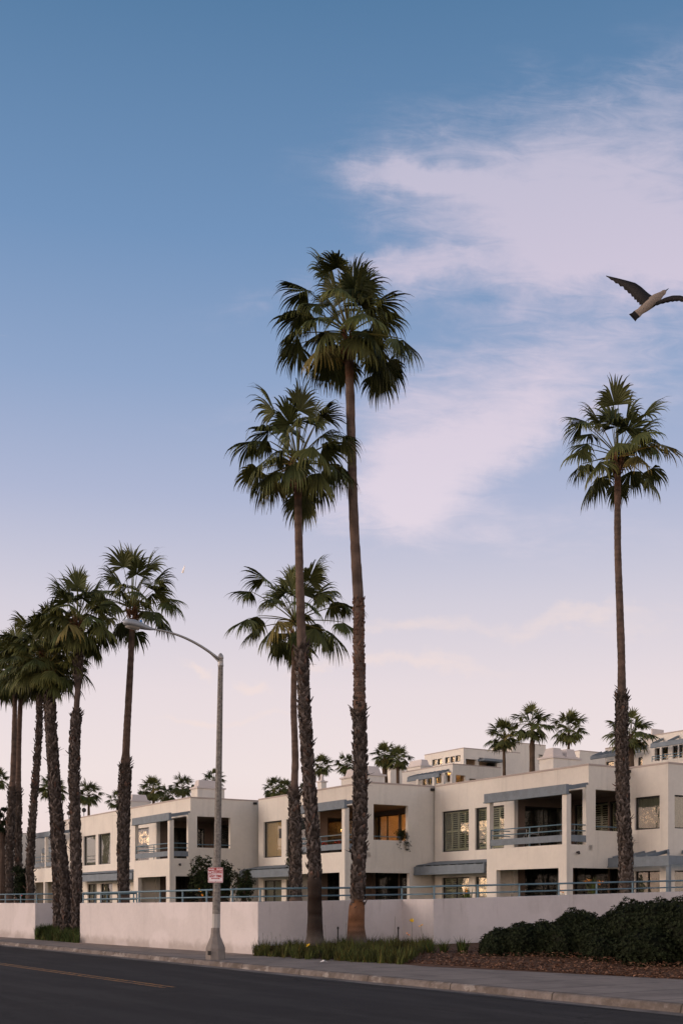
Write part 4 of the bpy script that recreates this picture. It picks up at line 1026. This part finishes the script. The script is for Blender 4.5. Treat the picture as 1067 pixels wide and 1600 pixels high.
# ------------------------------------------------------------------ shrubs and small plants
def leafy(mb, rng, c, rad, n, size, tint=(1, 1, 1), shell=.55, up=.3):
    for i in range(n):
        d = Vector((rng.gauss(0, 1), rng.gauss(0, 1), rng.gauss(0, 1))).normalized()
        k = shell+(1-shell)*rng.random()
        k *= 1+.16*noise.noise(Vector((d.x*2+c[0], d.y*2+c[1], d.z*2)))
        p = Vector(c)+Vector((d.x*rad[0], d.y*rad[1], d.z*rad[2]))*k
        rosette(mb, rng, p, d, size, tint, up)
def rosette(mb, rng, p, d, size, tint, up, m=5):
    ax = (d+Vector((0, 0, up))+Vector((rng.gauss(0, .3), rng.gauss(0, .3), rng.gauss(0, .3)))).normalized()
    a = ax.orthogonal().normalized(); b = ax.cross(a); b0 = rng.uniform(.6, 1.5)
    for j in range(m):
        t = 2*math.pi*(j+rng.random()*.5)/m; e = a*math.cos(t)+b*math.sin(t)
        L = size*rng.uniform(.7, 1.2); q = e*.85+ax*.55; sd = ax.cross(e)
        g = b0*rng.uniform(.8, 1.25); col = (tint[0]*g, tint[1]*g, tint[2]*g)
        mb.add([p, p+q*L*.5-sd*L*.22, p+q*L, p+q*L*.5+sd*L*.22], [(0, 1, 2, 3)], col)
def hedge(label, blobs, seed, dens=260, size=.075):
    rng = random.Random(seed); b0 = blobs[0][0]; root = empty('shrub', (b0[0], b0[1], .1), 0, label, 'shrub', 'dark clipped shrubs by the sidewalk')
    off = Vector((b0[0], b0[1], .1)); mb = MB(); core = MB()
    for c, r in blobs:
        c = Vector(c)-off; area = (r[0]*r[1]+r[0]*r[2]+r[1]*r[2])/3*12.6
        leafy(mb, rng, c, r, int(area*dens), size, (1, 1, 1), .82, .5)
        bm = bmesh.new(); bmesh.ops.create_icosphere(bm, subdivisions=3, radius=1)
        vs = [Vector((v.co.x*r[0]*.84, v.co.y*r[1]*.84, v.co.z*r[2]*.84))*(1+.12*noise.noise(v.co*2+c))+c for v in bm.verts]
        core.add(vs, [tuple(v.index for v in f.verts) for f in bm.faces], (.35, .33, .3)); bm.free()  # added opaque dark blob fills the foliage; no branches are modelled
    mb.build('foliage', M['leaf'], root); core.build('dark_core', M['leaf'], root, True)
    return root
def hb(px, pytop, pybot, Y, wpx, dep=1.0, z0=.1):
    s = F/Y; top = EYE+(HY-pytop)/s; h = top-z0; c = at(px, HY, Y)
    return ((c.x, c.y, z0+h*.40), (wpx/2/s, dep, h*.60))
hedge('low dark shrub at the left end of the hedge, in front of the pale wall', [hb(782, 1450, 1495, 34.5, 62, .9), hb(815, 1441, 1497, 34.3, 66, 1.0), hb(850, 1438, 1497, 34.2, 60, 1.0), hb(768, 1462, 1495, 34.3, 36, .7)], 31)
hedge('middle dark shrub of the hedge with a rounded crest', [hb(895, 1420, 1497, 33.8, 62, 1.1), hb(915, 1424, 1500, 33.3, 60, 1.1), hb(878, 1434, 1498, 33.6, 56, 1.0), hb(935, 1436, 1503, 32.8, 64, 1.2)], 32)
hedge('tallest dark shrub at the right edge, rising to the top of the wall', [hb(965, 1418, 1503, 32.6, 76, 1.2), hb(990, 1405, 1505, 32, 84, 1.3), hb(1030, 1404, 1508, 31, 90, 1.4), hb(1075, 1400, 1510, 30, 100, 1.5), hb(1120, 1398, 1512, 29.5, 100, 1.5), hb(1020, 1450, 1508, 29.8, 120, .8), hb(950, 1462, 1503, 31.6, 80, .7)], 33)

def straps(mb, rng, x, y, z, n, L0, tint, spread=1.0, w=.011, red=0):
    for i in range(n):
        a = rng.random()*6.28; L = L0*rng.uniform(.55, 1.15); e = Vector((math.cos(a), math.sin(a), 0)); sd = Vector((-e.y, e.x, 0)); k = rng.uniform(.15, .9)*spread
        p = Vector((x+rng.gauss(0, .05), y+rng.gauss(0, .05), z)); cur = (Vector((0, 0, 1))+e*k*.4).normalized(); vs = []
        g = rng.uniform(.55, 1.6); t = (tint[0]*g*(1.5 if rng.random() < .15 else 1), tint[1]*g, tint[2]*g)
        for j in range(5):
            f = j/4; ww = w*(1-f**1.5)+.0015; vs += [p-sd*ww, p+sd*ww]; cur = (cur+e*k*.30*f+DOWN*.32*f*f*k).normalized(); p = p+cur*L/4
        mb.add(vs, [(2*j, 2*j+1, 2*j+3, 2*j+2) for j in range(4)], t)
rng = random.Random(44); mb = MB()
for i in range(2600):
    px = rng.uniform(398, 676); f = rng.random()**.8
    lo = 1493+ (px-402)/262*15 - max(0, (px-630))*.35
    hi = 1466 + (abs(px-520)/150)**2*4
    py = lo + (hi-lo)*f + rng.uniform(-1, 1)
    z = .02+.22*f
    p = gnd(px, py, z)
    if p.y > 40.2: continue
    nn = noise.noise(Vector((p.x*1.5, p.y*1.5, 0))); q_ = .8+.9*noise.noise(Vector((p.x*2.3, p.y*2.3, 5)))
    straps(mb, rng, p.x, p.y, z-.03, 12, .40+.30*nn, (q_+.15, q_, q_*.9), 1.7)
tag(mb.build('grass', M['grass']), 'tufted strap-leaved grass round the feet of the two tallest palms', 'grass', kind='stuff')
mb = MB()
for i in range(420):
    px = rng.uniform(58, 122); t = (px-58)/64; f = rng.random()
    hi = 1449+abs(px-95)*.12
    py = 1468+t*5 + (hi-1468-t*5)*f*.75; z = .01+.35*f
    p = gnd(px, py, z); straps(mb, rng, p.x, p.y, z-.03, 10, .45, (.8, .85, .8), 1.1, .014)
tag(mb.build('grass', M['grass']), 'dark grass mound at the foot of the clustered trunks in the wall recess', 'grass', kind='stuff')
def tuft(label, px, py, z, L, n, seed, w=.02):
    p = gnd(px, py, z); r = random.Random(seed); m = MB(); straps(m, r, 0, 0, 0, n, L, (1.0, 1.05, .9), 1.6, w)
    o = m.build('strap_leaf_plant', M['grass']); o.location = p; tag(o, label, 'plant', 'single strap leaved plants'); return o
tuft('small strap-leaved plant between the grass and the hedge, nearer the grass', 693, 1492, .12, .55, 60, 1)
tuft('small strap-leaved plant close to the left end of the hedge', 722, 1491, .15, .55, 80, 2)
tuft('small strap-leaved plant at the right tip of the grass clump', 672, 1493, .1, .5, 60, 3)
# flower stalks
def flower(label, px, py_top, py_base, Y, col, seed, size=.05, cat='flower'):
    a = at(px, py_top, Y); b = at(px+(seed % 3-1)*2, py_base, Y); r = random.Random(seed)
    root = empty('flower', b, 0, label, 'flower', 'flower stalks in the grass bed'); m = MB(); d = a-b
    m.tube([(0, 0, 0), (d.x*.3+.02, 0, d.z*.5), (d.x, d.y, d.z)], [.006, .005, .004], 5, (.9, 1.0, .7)); m.build('stem', M['grass'], root)
    if col:
        m = MB(); 
        for k in range(3): rosette(m, r, Vector(d)+Vector((r.gauss(0, .02), r.gauss(0, .02), r.gauss(0, .02))), Vector((0, -.6, .6)), size*1.3, col, .2, 6)
        m.build('petals', M['petal'], root)
YL = (.95, .62, .03); OR = (.9, .33, .04)
flower('tall yellow flower right of the tallest palm', 643, 1440, 1478, 38.5, YL, 1, .07)
flower('yellow orange bud on a leaning stalk at the right of the grass', 657, 1446, 1480, 38.4, (.8, .45, .06), 2, .04)
flower('small orange flower low behind the right end of the grass', 637, 1460, 1482, 38.3, OR, 3, .035)
flower('orange flower against the foot of the leaning palm trunk', 496, 1454, 1482, 38.6, OR, 4, .055)
flower('bright yellow flower low in the grass before the leaning palm', 482, 1478, 1492, 35.5, YL, 5, .05)
flower('dry flowerless stalk standing right of the tallest palm', 617, 1432, 1476, 38.6, None, 6)
for i, (px, pt) in enumerate(((405, 1464), (411, 1458), (418, 1461), (424, 1457), (431, 1464), (438, 1460), (449, 1463), (541, 1442), (508, 1446))):
    a = at(px, pt, 37.5); b = at(px+rng.uniform(-3, 3), 1486, 37.5); m = MB(); d = a-b; m.tube([(0, 0, 0), (d.x, 0, d.z)], [.004, .003], 4, (1.3, 1.1, 1.0))
    for k in range(4): rosette(m, rng, Vector((d.x, 0, d.z-.02*k)), Vector((0, 0, 1)), .022, (1.4, 1.1, 1.6), .2, 4)
    o = m.build('seed_stalk', M['grass']); o.location = b
    tag(o, 'thin dry seed stalk standing above the grass against the low wall', 'dry stalk', 'thin dry seed stalks')
for i, (px, lab) in enumerate(((528, 'short dark irrigation riser between the two tallest palms'), (622, 'short dark irrigation riser right of the tallest palm, near the wall'))):
    a = at(px, 1451, 39); m = MB(); m.tube([(0, 0, 0), (0, 0, .62)], .022, 8); m.lathe([(.03, .60), (.035, .62), (.03, .68), (.01, .69)], 8)
    o = m.build('sprinkler_riser', M['frame']); o.location = (a.x, a.y, a.z-.62); tag(o, lab, 'sprinkler', 'irrigation risers')
# litter on the pavement edge
p = gnd(506, 1504, .02); m = MB(); m.add([(-.12, -.03, .01), (.02, -.05, .05), (.12, .0, .01), (.0, .06, .03), (-.02, 0, .08)], [(0, 1, 4), (1, 2, 4), (2, 3, 4), (3, 0, 4)])
o = m.build('litter', M['paint_white']); o.location = p; tag(o, 'crumpled white scrap of paper on sidewalk edge before the grass', 'litter')

# yard shrubs behind the railing
def bush(label, px, Y, pyt, wpx, seed, tint=(1.2, 1.25, 1.0), n=420, lam=.09, dots=()):
    r = random.Random(seed); s = F/Y; top = EYE+(HY-pyt)/s; c = at(px, HY, Y); root = empty('shrub', (c.x, c.y, YZ), 0, label, 'shrub', 'shrubs growing behind the railing')
    H = top-YZ; W_ = wpx/s/2; br = MB(); lf = MB()
    for k in range(14):
        a = r.random()*6.28; q = Vector((math.cos(a)*W_*r.uniform(.2, .9), math.sin(a)*W_*r.uniform(.2, .8), H*r.uniform(.55, 1.0)))
        br.tube([(q.x*.1, q.y*.1, 0), (q.x*.5, q.y*.5, q.z*.55), q], [.03, .02, .008], 5, (.6, .5, .45))
        leafy(lf, r, q, (.22, .22, .22), n//22, lam, tint, .1, .6); leafy(lf, r, q*.7, (.3, .3, .3), n//28, lam, tint, .1, .6)
    leafy(lf, r, (0, 0, H*.4), (W_*.9, W_*.8, H*.38), n//2, lam, tint, .3, .6)
    br.build('stem', M['bark'], root); lf.build('foliage', M['leaf'], root)
    if dots:
        fm = MB()
        for col in dots: rosette(fm, r, Vector((r.uniform(-W_*.6, W_*.6), -W_*.8, r.uniform(.1, H*.5))), Vector((0, -1, .3)), .08, col, .2, 5)
        fm.build('blossom', M['petal'], root)
    return root
bush('leafy shrub behind the railing, left of the lamp pole', 314, 46, 1342, 44, 61, dots=(OR, YL, OR), n=620)
bush('leafy shrub behind the railing, directly behind the no stopping sign', 348, 47, 1350, 40, 62, dots=((.8, .1, .05), YL), n=560)
bush('looser low shrub behind the railing, right of the lamp pole', 381, 46, 1364, 40, 63, n=420)
bush('dense dark shrub behind the left railing beneath slim palms', 37, 62, 1358, 40, 64, (.8, .9, .8), 900, .12, dots=((.7, .1, .12), (.7, .1, .12)))
for i, (px, Y, lab, cs) in enumerate(((925, 47.5, 'bird of paradise plant with orange blooms behind the railing by the end wall', (OR, OR, OR)), (730, 45, 'low plant with orange bloom behind the railing before the shuttered windows', (OR,)), (877, 46, 'tiny orange bloom above the low wall by the corner pillar', (OR,)))):
    c = at(px, HY, Y); r = random.Random(70+i); root = empty('flowering_plant', (c.x, c.y, YZ+.15), 0, lab, 'plant', 'orange blooming plants behind the railing')
    m = MB(); straps(m, r, 0, 0, 0, (50, 40, 12)[i], (.95, .55, .35)[i], (1, 1, .9), 1.0, .03); m.build('foliage', M['grass'], root)
    m = MB()
    for k in range(len(cs)*2):
        rosette(m, r, Vector((r.uniform(-.35, .35) if i == 0 else r.uniform(-.1, .1), -.1, (.75, .42, .32)[i]+r.uniform(-.15, .1))), Vector((r.uniform(-.5, .5), -.3, .8)), .16 if i == 0 else .12, cs[0], .2, 5)
    m.build('blossom', M['petal'], root)

# plants, furniture and flag on the balconies
def blocal(C, a, d, z): p = Vector(C)+U*a+V*d; return Vector((p.x, p.y, YZ+z))
dd_ = local_at(C1, 628, a=-.05); p = blocal(C1, -.16, dd_, zr(3.44)); r = random.Random(9)
root = empty('potted_plant', p, BROT, 'bushy trailing plant spilling over the lamp-lit loggia ledge', 'plant'); m = MB(); m.lathe([(.10, 0), (.14, .18), (.15, .2)], 12); m.build('pot', M['dark'], root)
m = MB(); leafy(m, r, (0, 0, .36), (.34, .34, .34), 140, .09, (1.1, 1.1, .9), .2)
for k in range(9):
    a = r.uniform(-.4, 1.0); L = [(.1, 0, .25), (.26, a*.4, .2), (.3, a*.8, -.05-r.random()*.15), (.28, a*1.0, -.25-r.random()*.35)]
    m.tube(L, .006, 3, (.8, .7, .6), cap=False)
    for q in L[1:]:
        for _ in range(3): rosette(m, r, Vector(q)+Vector((r.gauss(0, .04), r.gauss(0, .06), r.gauss(0, .05))), Vector((1, 0, 0)), .07, (1.4, 1.1, 1.0), .2, 4)
m.build('foliage', M['leaf'], root)
for a, lab in ((-1.6, 'red geranium planter on the middle block balcony, right one'), (-2.9, 'red geranium planter on the middle block balcony, beside the leaning trunk')):
    p = blocal(C1, a, -.95, zr(2.76)); root = empty('flower_planter', p, BROT, lab, 'planter', 'geranium planters'); m = MB(); m.box((-.45, -.12, 0), (.45, .12, .22)); m.box((-.47, -.14, .18), (.47, .14, .24)); m.build('planter_box', M['dark'], root)
    m = MB(); leafy(m, r, (0, 0, .38), (.45, .18, .2), 90, .07, (1.2, 1.2, .9), .1); m.build('foliage', M['leaf'], root)
    m = MB(); leafy(m, r, (0, -.02, .46), (.45, .2, .16), 26, .06, (.8, .04, .03), .3); m.build('blossom', M['petal'], root)
p = blocal(C1, -6.0, -1.45, zr(2.5)); root = empty('climbing_plant', p, BROT, 'green vine hanging from the balcony beside the leaning trunk', 'plant'); m = MB()
m.tube([(0, 0, .4), (.05, -.05, .1), (.0, -.05, -.4)], .01, 4, (.8, .7, .6)); m.build('stem', M['bark'], root)
m = MB(); leafy(m, r, (.02, -.08, -.1), (.22, .14, .5), 70, .08, (1.6, 1.7, .9), .1); m.build('foliage', M['leaf'], root)
def chair(C, a, d, rz, lab):
    root = empty('patio_chair', blocal(C, a, d, zr(2.73)), BROT+rz, lab, 'chair', 'patio chairs on the balcony')
    m = MB(); m.box((-.24, -.24, .42), (.24, .24, .46)); m.build('seat', M['dark'], root)
    m = MB(); m.box((-.22, .22, .50), (.22, .25, .92)); m.build('backrest', M['dark'], root)
    m = MB()
    for sx in (-1, 1): m.tube([(sx*.24, -.24, 0), (sx*.25, -.25, .6), (sx*.25, -.05, .66), (sx*.25, .24, .62), (sx*.25, .26, .95)], .014, 6)
    m.build('arm_frame', M['metal'], root)
    for sx in (-1, 1):
        m = MB(); m.tube([(sx*.24, .24, .42), (sx*.26, .34, 0)], .014, 6); m.build('leg', M['metal'], root)
chair(C2, -4.3, -.5, .6, 'metal framed patio chair on the nearest balcony, toward its left end')
chair(C2, -3.2, -.6, -.7, 'metal framed patio chair in the middle of the nearest balcony')
chair(C2, -.9, -.5, -.3, 'metal framed patio chair by the corner post of the nearest balcony')
aF = local_at(C0, 253, d=.6); p = blocal(C0, aF, .6, zr(3.2)); root = empty('flag', p, BROT, 'furled red, white and blue flag hanging on the far block balcony', 'flag')
m = MB(); m.tube([(0, 0, 0), (0, 0, 2.0)], .018, 6); m.build('flagpole', M['metal'], root)
for nm, z0, z1, mt, x0, x1 in (('canton', 1.15, 1.85, 'flag_blue', -.20, .16), ('stripe', .35, 1.15, 'flag_red', -.06, .18), ('stripe', .15, .9, 'paint_white', -.16, -.05)):
    m = MB(); L = []
    n = 8
    for i in range(n+1):
        f = i/n; x = x0+(x1-x0)*f; L += [(x, .05*math.sin(f*9), z0), (x*.8, .05*math.sin(f*9+1), z1)]
    m.add(L, [(2*i, 2*i+1, 2*i+3, 2*i+2) for i in range(n)]); m.build(nm, M[mt], root)

# ------------------------------------------------------------------ street lamp with sign
LP = gnd(337, 1499, 0)
lamp = empty('street_lamp', LP, 0, 'tall concrete street lamp with curved arm and cobra head at the kerb', 'street lamp')
s_ = F/LP.y; Hh = EYE+(HY-1040)/s_
ph = R(22.5)
m = MB(); m.lathe([(.305, 0), (.305, .34), (.29, .38), (.275, .42), (.22, .56), (.165, .68), (.145, .80), (.138, .95)], 8, (0, 0), ph); m.build('base', M['concrete_smooth'], lamp)
dx_ = (345-337)/s_
def lx(z): return dx_*(z/Hh)
m = MB()
vs = []; prof = [(.128, .94), (.118, 2.4), (.104, 5.0), (.090, 7.4), (.080, Hh)]
for r_, z in prof:
    for k in range(8): t = ph+2*math.pi*k/8; vs.append((lx(z)+r_*math.cos(t), r_*math.sin(t), z))
m.add(vs, [(i*8+k, i*8+(k+1) % 8, (i+1)*8+(k+1) % 8, (i+1)*8+k) for i in range(4) for k in range(8)]); m.build('pole', M['concrete'], lamp)
m = MB()
vs = []
for r_, z in ((.131, .96), (.127, 1.38)):
    for k in range(8): t = ph+2*math.pi*k/8; vs.append((lx(z)+r_*math.cos(t), r_*math.sin(t), z))
m.add(vs, [(k, (k+1) % 8, 8+(k+1) % 8, 8+k) for k in range(8)]); m.build('painted_band', M['band'], lamp)
m = MB(); m.box((-.2, -.315, .14), (-.1, -.27, .27)); m.box((-.165, -.318, .19), (-.14, -.312, .22)); m.build('access_plate', M['frame'], lamp)
m = MB(); X0 = dx_
m.lathe([(.088, Hh-.02), (.092, Hh), (.085, Hh+.02), (.075, Hh+.20), (.088, Hh+.21), (.088, Hh+.26), (.07, Hh+.32), (.03, Hh+.37), (.005, Hh+.385)], 16, (X0, 0)); m.build('cap', M['metal'], lamp, True)
ad = Vector((-VS.x, -VS.y, 0)); zt = Hh+.18
armL = 2.75; A = []; 
zend = EYE+(HY-979.5)/(F/(LP.y-1.5)); rise = zend-zt
for k in range(15):
    f = k/14; A.append(Vector((X0, 0, zt)) + ad*(.05+(armL-.62)*f) + Vector((0, 0, rise*(1-(1-f)**2.1))))
m = MB(); m.tube(A, [.045-.018*i/14 for i in range(15)], 10); m.add([(A[0].x, A[0].y, zt-.12), (A[0].x+.02, A[0].y, zt+.06), tuple(A[2]), tuple(A[2]-Vector((0, 0, .05)))], [(0, 1, 2, 3)]); m.build('arm', M['metal'], lamp, True)
# cobra head: lofted shell along the arm direction
e = A[-1]; m = MB(); vs = []; n = 12
sd_ = Vector((-ad.y, ad.x, 0)); slope = Vector((0, 0, .06))
prof = [(0, .03, .03, .03, 0), (.12, .06, .05, .045, -.01), (.30, .11, .10, .06, -.01), (.50, .16, .14, .07, .0), (.70, .18, .155, .07, .01), (.86, .165, .13, .065, .01), (.95, .11, .08, .04, .01), (.985, .04, .03, .02, .01)]
for (l, wd, up, dn, dz_) in prof:
    c = e + ad*l*.98 + slope*l + Vector((0, 0, dz_))
    for k in range(n):
        t = 2*math.pi*k/n; y = math.cos(t)*wd; z = math.sin(t)*(up if math.sin(t) > 0 else dn); vs.append(c+sd_*y+Vector((0, 0, z)))
m.add(vs, [(i*n+k, i*n+(k+1) % n, (i+1)*n+(k+1) % n, (i+1)*n+k) for i in range(len(prof)-1) for k in range(n)]+[tuple((len(prof)-1)*n+k for k in range(n)), tuple(range(n))])
hd = m.build('lamp_head', M['lamp_grey'], lamp, True)
m = MB(); vs = []
for i, (l, wd) in enumerate(((.50, .10), (.62, .14), (.78, .14), (.90, .08))):
    c = e+ad*l*.98+slope*l+Vector((0, 0, -.065)); 
    for y, z in ((-wd, 0), (-wd*.6, -.045), (0, -.06), (wd*.6, -.045), (wd, 0)): vs.append(c+sd_*y+Vector((0, 0, z)))
m.add(vs, [(i*5+k, i*5+k+1, i*5+k+6, i*5+k+5) for i in range(3) for k in range(4)]+[(0, 1, 2, 3, 4), (15, 16, 17, 18, 19)]); m.build('lens', M['lens'], hd, True)
m = MB(); c = e+ad*.42+Vector((0, 0, .12)); m.lathe([(.035, c.z), (.04, c.z+.06), (.03, c.z+.09), (.01, c.z+.095)], 10, (c.x, c.y)); m.build('photocell', M['blue_cell'], hd)

zs = EYE+(HY-1367.5)/s_; sw = .46
sign = empty('parking_sign', (LP.x+lx(zs)-.03, LP.y-.115, zs), R(-2), 'square white and red no stopping any time sign on the lamp pole', 'sign')
def rrect(m, w, h, r, y0, y1, n=5):
    P = []
    for cx, cz, a0 in ((w/2-r, h/2-r, 0), (-w/2+r, h/2-r, 90), (-w/2+r, -h/2+r, 180), (w/2-r, -h/2+r, 270)):
        for k in range(n+1): t = R(a0+90*k/n); P.append((cx+r*math.cos(t), cz+r*math.sin(t)))
    N = len(P); m.add([(x, y0, z) for x, z in P]+[(x, y1, z) for x, z in P], [tuple(range(N)), tuple(range(2*N-1, N-1, -1))]+[(i, (i+1) % N, N+(i+1) % N, N+i) for i in range(N)])
m = MB(); rrect(m, sw, sw*1.0, .03, -.012, -.009); m.build('plate', M['sign_white'], sign)
m = MB(); b = .014; h = sw/2; 
m.box((-h+.03, -.0145, h-.016), (h-.03, -.0121, h-.006)); m.box((-h+.03, -.0145, -h+.006), (h-.03, -.0121, -h+.016)); m.box((-h+.006, -.0145, -h+.03), (-h+.016, -.0121, h-.03)); m.box((h-.016, -.0145, -h+.03), (h-.006, -.0121, h-.03)); m.build('border', M['sign_red'], sign)
m = MB(); m.box((-h+.022, -.0150, h-.095), (h-.022, -.0122, h-.017)); m.box((-h+.022, -.0151, h-.205), (-h+.15, -.0123, h-.0951)); m.build('red_panel', M['sign_red'], sign)
def text(s, size, x, z, mt, nm, y=-.017, sx=1.0, parent=None):
    c = D.curves.new('t', 'FONT'); c.body = s; c.size = size; c.align_x = 'CENTER'; c.align_y = 'CENTER'; c.extrude = .0006; c.offset = .0036*size/.09
    o = D.objects.new('t', c); COL.objects.link(o); dg = bpy.context.evaluated_depsgraph_get(); me = D.meshes.new_from_object(o.evaluated_get(dg)); D.objects.remove(o)
    me.materials.clear(); me.materials.append(mt); t = D.objects.new(nm, me); COL.objects.link(t); t.parent = parent or sign; t.location = (x, y, z); t.rotation_euler = (R(90), 0, 0); t.scale = (sx, 1, 1); return t
text('NO', .120, -h+.086, h-.150, M['sign_white'], 'lettering', -.0165, .82)
text('STOPPING', .100, .072, h-.148, M['sign_red'], 'lettering', -.0145, .56)
text('ANY TIME', .108, .0, h-.265, M['sign_red'], 'lettering', -.0145, .78)
m = MB(); m.box((-.10, -.0152, -.114), (.10, -.0124, -.092))
for sg in (-1, 1): m.add([(sg*.10, -.0152, -.078), (sg*.135, -.0152, -.104), (sg*.10, -.0152, -.130)], [(0, 1, 2)])
m.build('double_arrow', M['sign_red'], sign)
m = MB(); r = random.Random(4)
for sg in (-1, 1):
    x = .035
    while x < .185: w_ = r.uniform(.014, .026); m.box((sg*x, -.0168, h-.068-r.random()*.01), (sg*(x+w_), -.0152, h-.040+r.random()*.012)); x += w_+.005
m.build('worn_lettering', M['sign_white'], sign)
m = MB(); x = -.19
while x < .18:
    w_ = r.uniform(.01, .02)
    if abs(x) > .03: m.box((x, -.0140, -h+.028), (x+w_, -.0123, -h+.040))
    x += w_+.010
m.build('fine_print', M['sign_red'], sign)
for z in (h-.05, -h+.035):
    m = MB(); m.tube([(0, -.024, z), (0, .02, z)], .011, 8); m.build('bolt', M['frame'], sign)
m = MB(); m.box((-.04, -.009, -h+.02), (.04, .03, h-.02)); m.build('bracket', M['metal'], sign)

# ------------------------------------------------------------------ gull in flight
YB_ = 15.0
def g(px, py, dy=0.0): return at(px, py, YB_+dy)
m = MB()
tail, head = g(989, 495, -.02), g(1041, 453, .12); ax = (head-tail); L = ax.length; ax.normalize()
sd = ax.cross(Vector((0, 1, 0))).normalized(); bk = ax.cross(sd)
n = 12; vs = []; mats = []
prof = [(0.0, .050, .006), (.10, .056, .012), (.20, .046, .024), (.34, .060, .048), (.52, .070, .060), (.66, .066, .056), (.78, .045, .042), (.85, .034, .034), (.91, .032, .032), (.95, .020, .020), (.97, .009, .010), (1.03, .005, .006), (1.06, .002, .002)]
for f, a, b in prof:
    c = tail+ax*L*f
    for k in range(n): t = 2*math.pi*k/n; vs.append(c+sd*math.cos(t)*a+bk*math.sin(t)*b)
fb = [(i*n+k, i*n+(k+1) % n, (i+1)*n+(k+1) % n, (i+1)*n+k) for i in range(len(prof)-1) for k in range(n)]
m.cur = 1; m.add(vs, fb)
m.mi[:n*1] = [0]*n; m.mi[-3*n:] = [0]*(3*n)
m.cur = 0
for k in range(-3, 4):                                  # tail feathers
    c = tail+ax*.05; q = c-ax*.075+sd*k*.018; m.add([c+sd*(k*.012-.01), c+sd*(k*.012+.01), q+sd*.010, q-sd*.010, c+bk*.004], [(0, 1, 2, 3), (0, 4, 3), (1, 2, 4)])
def wing(le, te):
    """leading and trailing edge pixel polylines -> cambered wing with feather tips"""
    N = 22; vs = []
    def s(P, f):
        f *= len(P)-1; i = min(int(f), len(P)-2); t = f-i; a, b = P[i], P[i+1]; return g(a[0]+(b[0]-a[0])*t, a[1]+(b[1]-a[1])*t, a[2]+(b[2]-a[2])*t)
    for i in range(N+1):
        f = i/N; a = s(le, f); b = s(te, f); th = .016*(1-f)+.003
        if i % 2: b = a.lerp(b, .90 if f < .6 else .80)
        nrm = Vector((0, -1, .2)).normalized(); c = a.lerp(b, .35)
        vs += [a, c-nrm*th, b, c+nrm*th]
    m.add(vs, [(i*4+k, i*4+(k+1) % 4, (i+1)*4+(k+1) % 4, (i+1)*4+k) for i in range(N) for k in range(4)]+[(4*N, 4*N+1, 4*N+2, 4*N+3), (3, 2, 1, 0)])
wing([(1024, 466, .05), (1012, 458, .05), (1001, 448, .08), (992, 442, .12), (978, 438, .2), (962, 434, .28), (946, 430.5, .35)], [(1004, 482, -.02), (999, 477, 0), (992, 470, .05), (984, 461, .1), (973, 451, .18), (960, 442, .27), (946.5, 432, .35)])
wing([(1028, 470, .05), (1038, 465, .0), (1050, 461.5, -.05), (1062, 461.5, -.12), (1078, 466, -.2), (1094, 473, -.28), (1108, 482, -.35)], [(1018, 480, 0), (1034, 475, -.02), (1048, 472, -.07), (1060, 471, -.14), (1074, 474, -.22), (1090, 478, -.3), (1107, 484, -.35)])
o = m.build('seagull', [M['feather_dark'], M['feather_pale']], None, True); tag(o, 'gull in flight at upper right with dark wings spread and pale belly', 'bird')

# short vapour streak high in the distance
a = at(289, 883, 1400); b = at(285.5, 895, 1400); m = MB(); m.tube([b, a.lerp(b, .4), a], [1.2, 1.1, .2], 8); o = m.build('contrail', M['vapour'], None, True); tag(o, 'short white vapour streak in the sky left of the lamp arm', 'contrail')

# leafy tree at the far left edge, utility pole beyond
def round_tree(label, px, py, rp, Y, seed):
    c = at(px, py, Y); r = random.Random(seed); root = empty('tree', (c.x, c.y, YZ), 0, label, 'tree'); H = c.z-YZ; s = rp/(F/Y)
    m = MB(); m.tube([(0, 0, 0), (.1, 0, H*.6), (0, 0, H)], [.3, .22, .1], 8, (.6, .5, .45)); L = MB()
    for k in range(16):
        q = Vector((r.gauss(0, s*.5), r.gauss(0, s*.4), H+r.uniform(-1.0, .9)*s)); m.tube([(0, 0, H*.6), q*.6+Vector((0, 0, H*.35)), q], [.08, .05, .02], 5, (.6, .5, .45))
        leafy(L, r, q, (s*.34, s*.34, s*.14), 60, .18, (.8, .85, .75), .1, .5)
    m.build('trunk', M['bark'], root); L.build('crown', M['leaf'], root)
round_tree('dark layered conifer showing above the roof at the left edge', 3, 1282, 22, 92, 5)
c = at(42, 1318, 120); r = empty('utility_pole', (c.x, c.y, YZ), 0, 'thin dark pole with crossbar above the far left roof', 'pole'); m = MB(); zt = at(42, 1304, 120).z-YZ; m.tube([(0, 0, 0), (0, 0, zt)], .12, 8); m.build('pole', M['frame'], r)
m = MB(); m.box((-.7, -.05, zt-.5), (.7, .05, zt-.35)); m.build('crossbar', M['frame'], r)
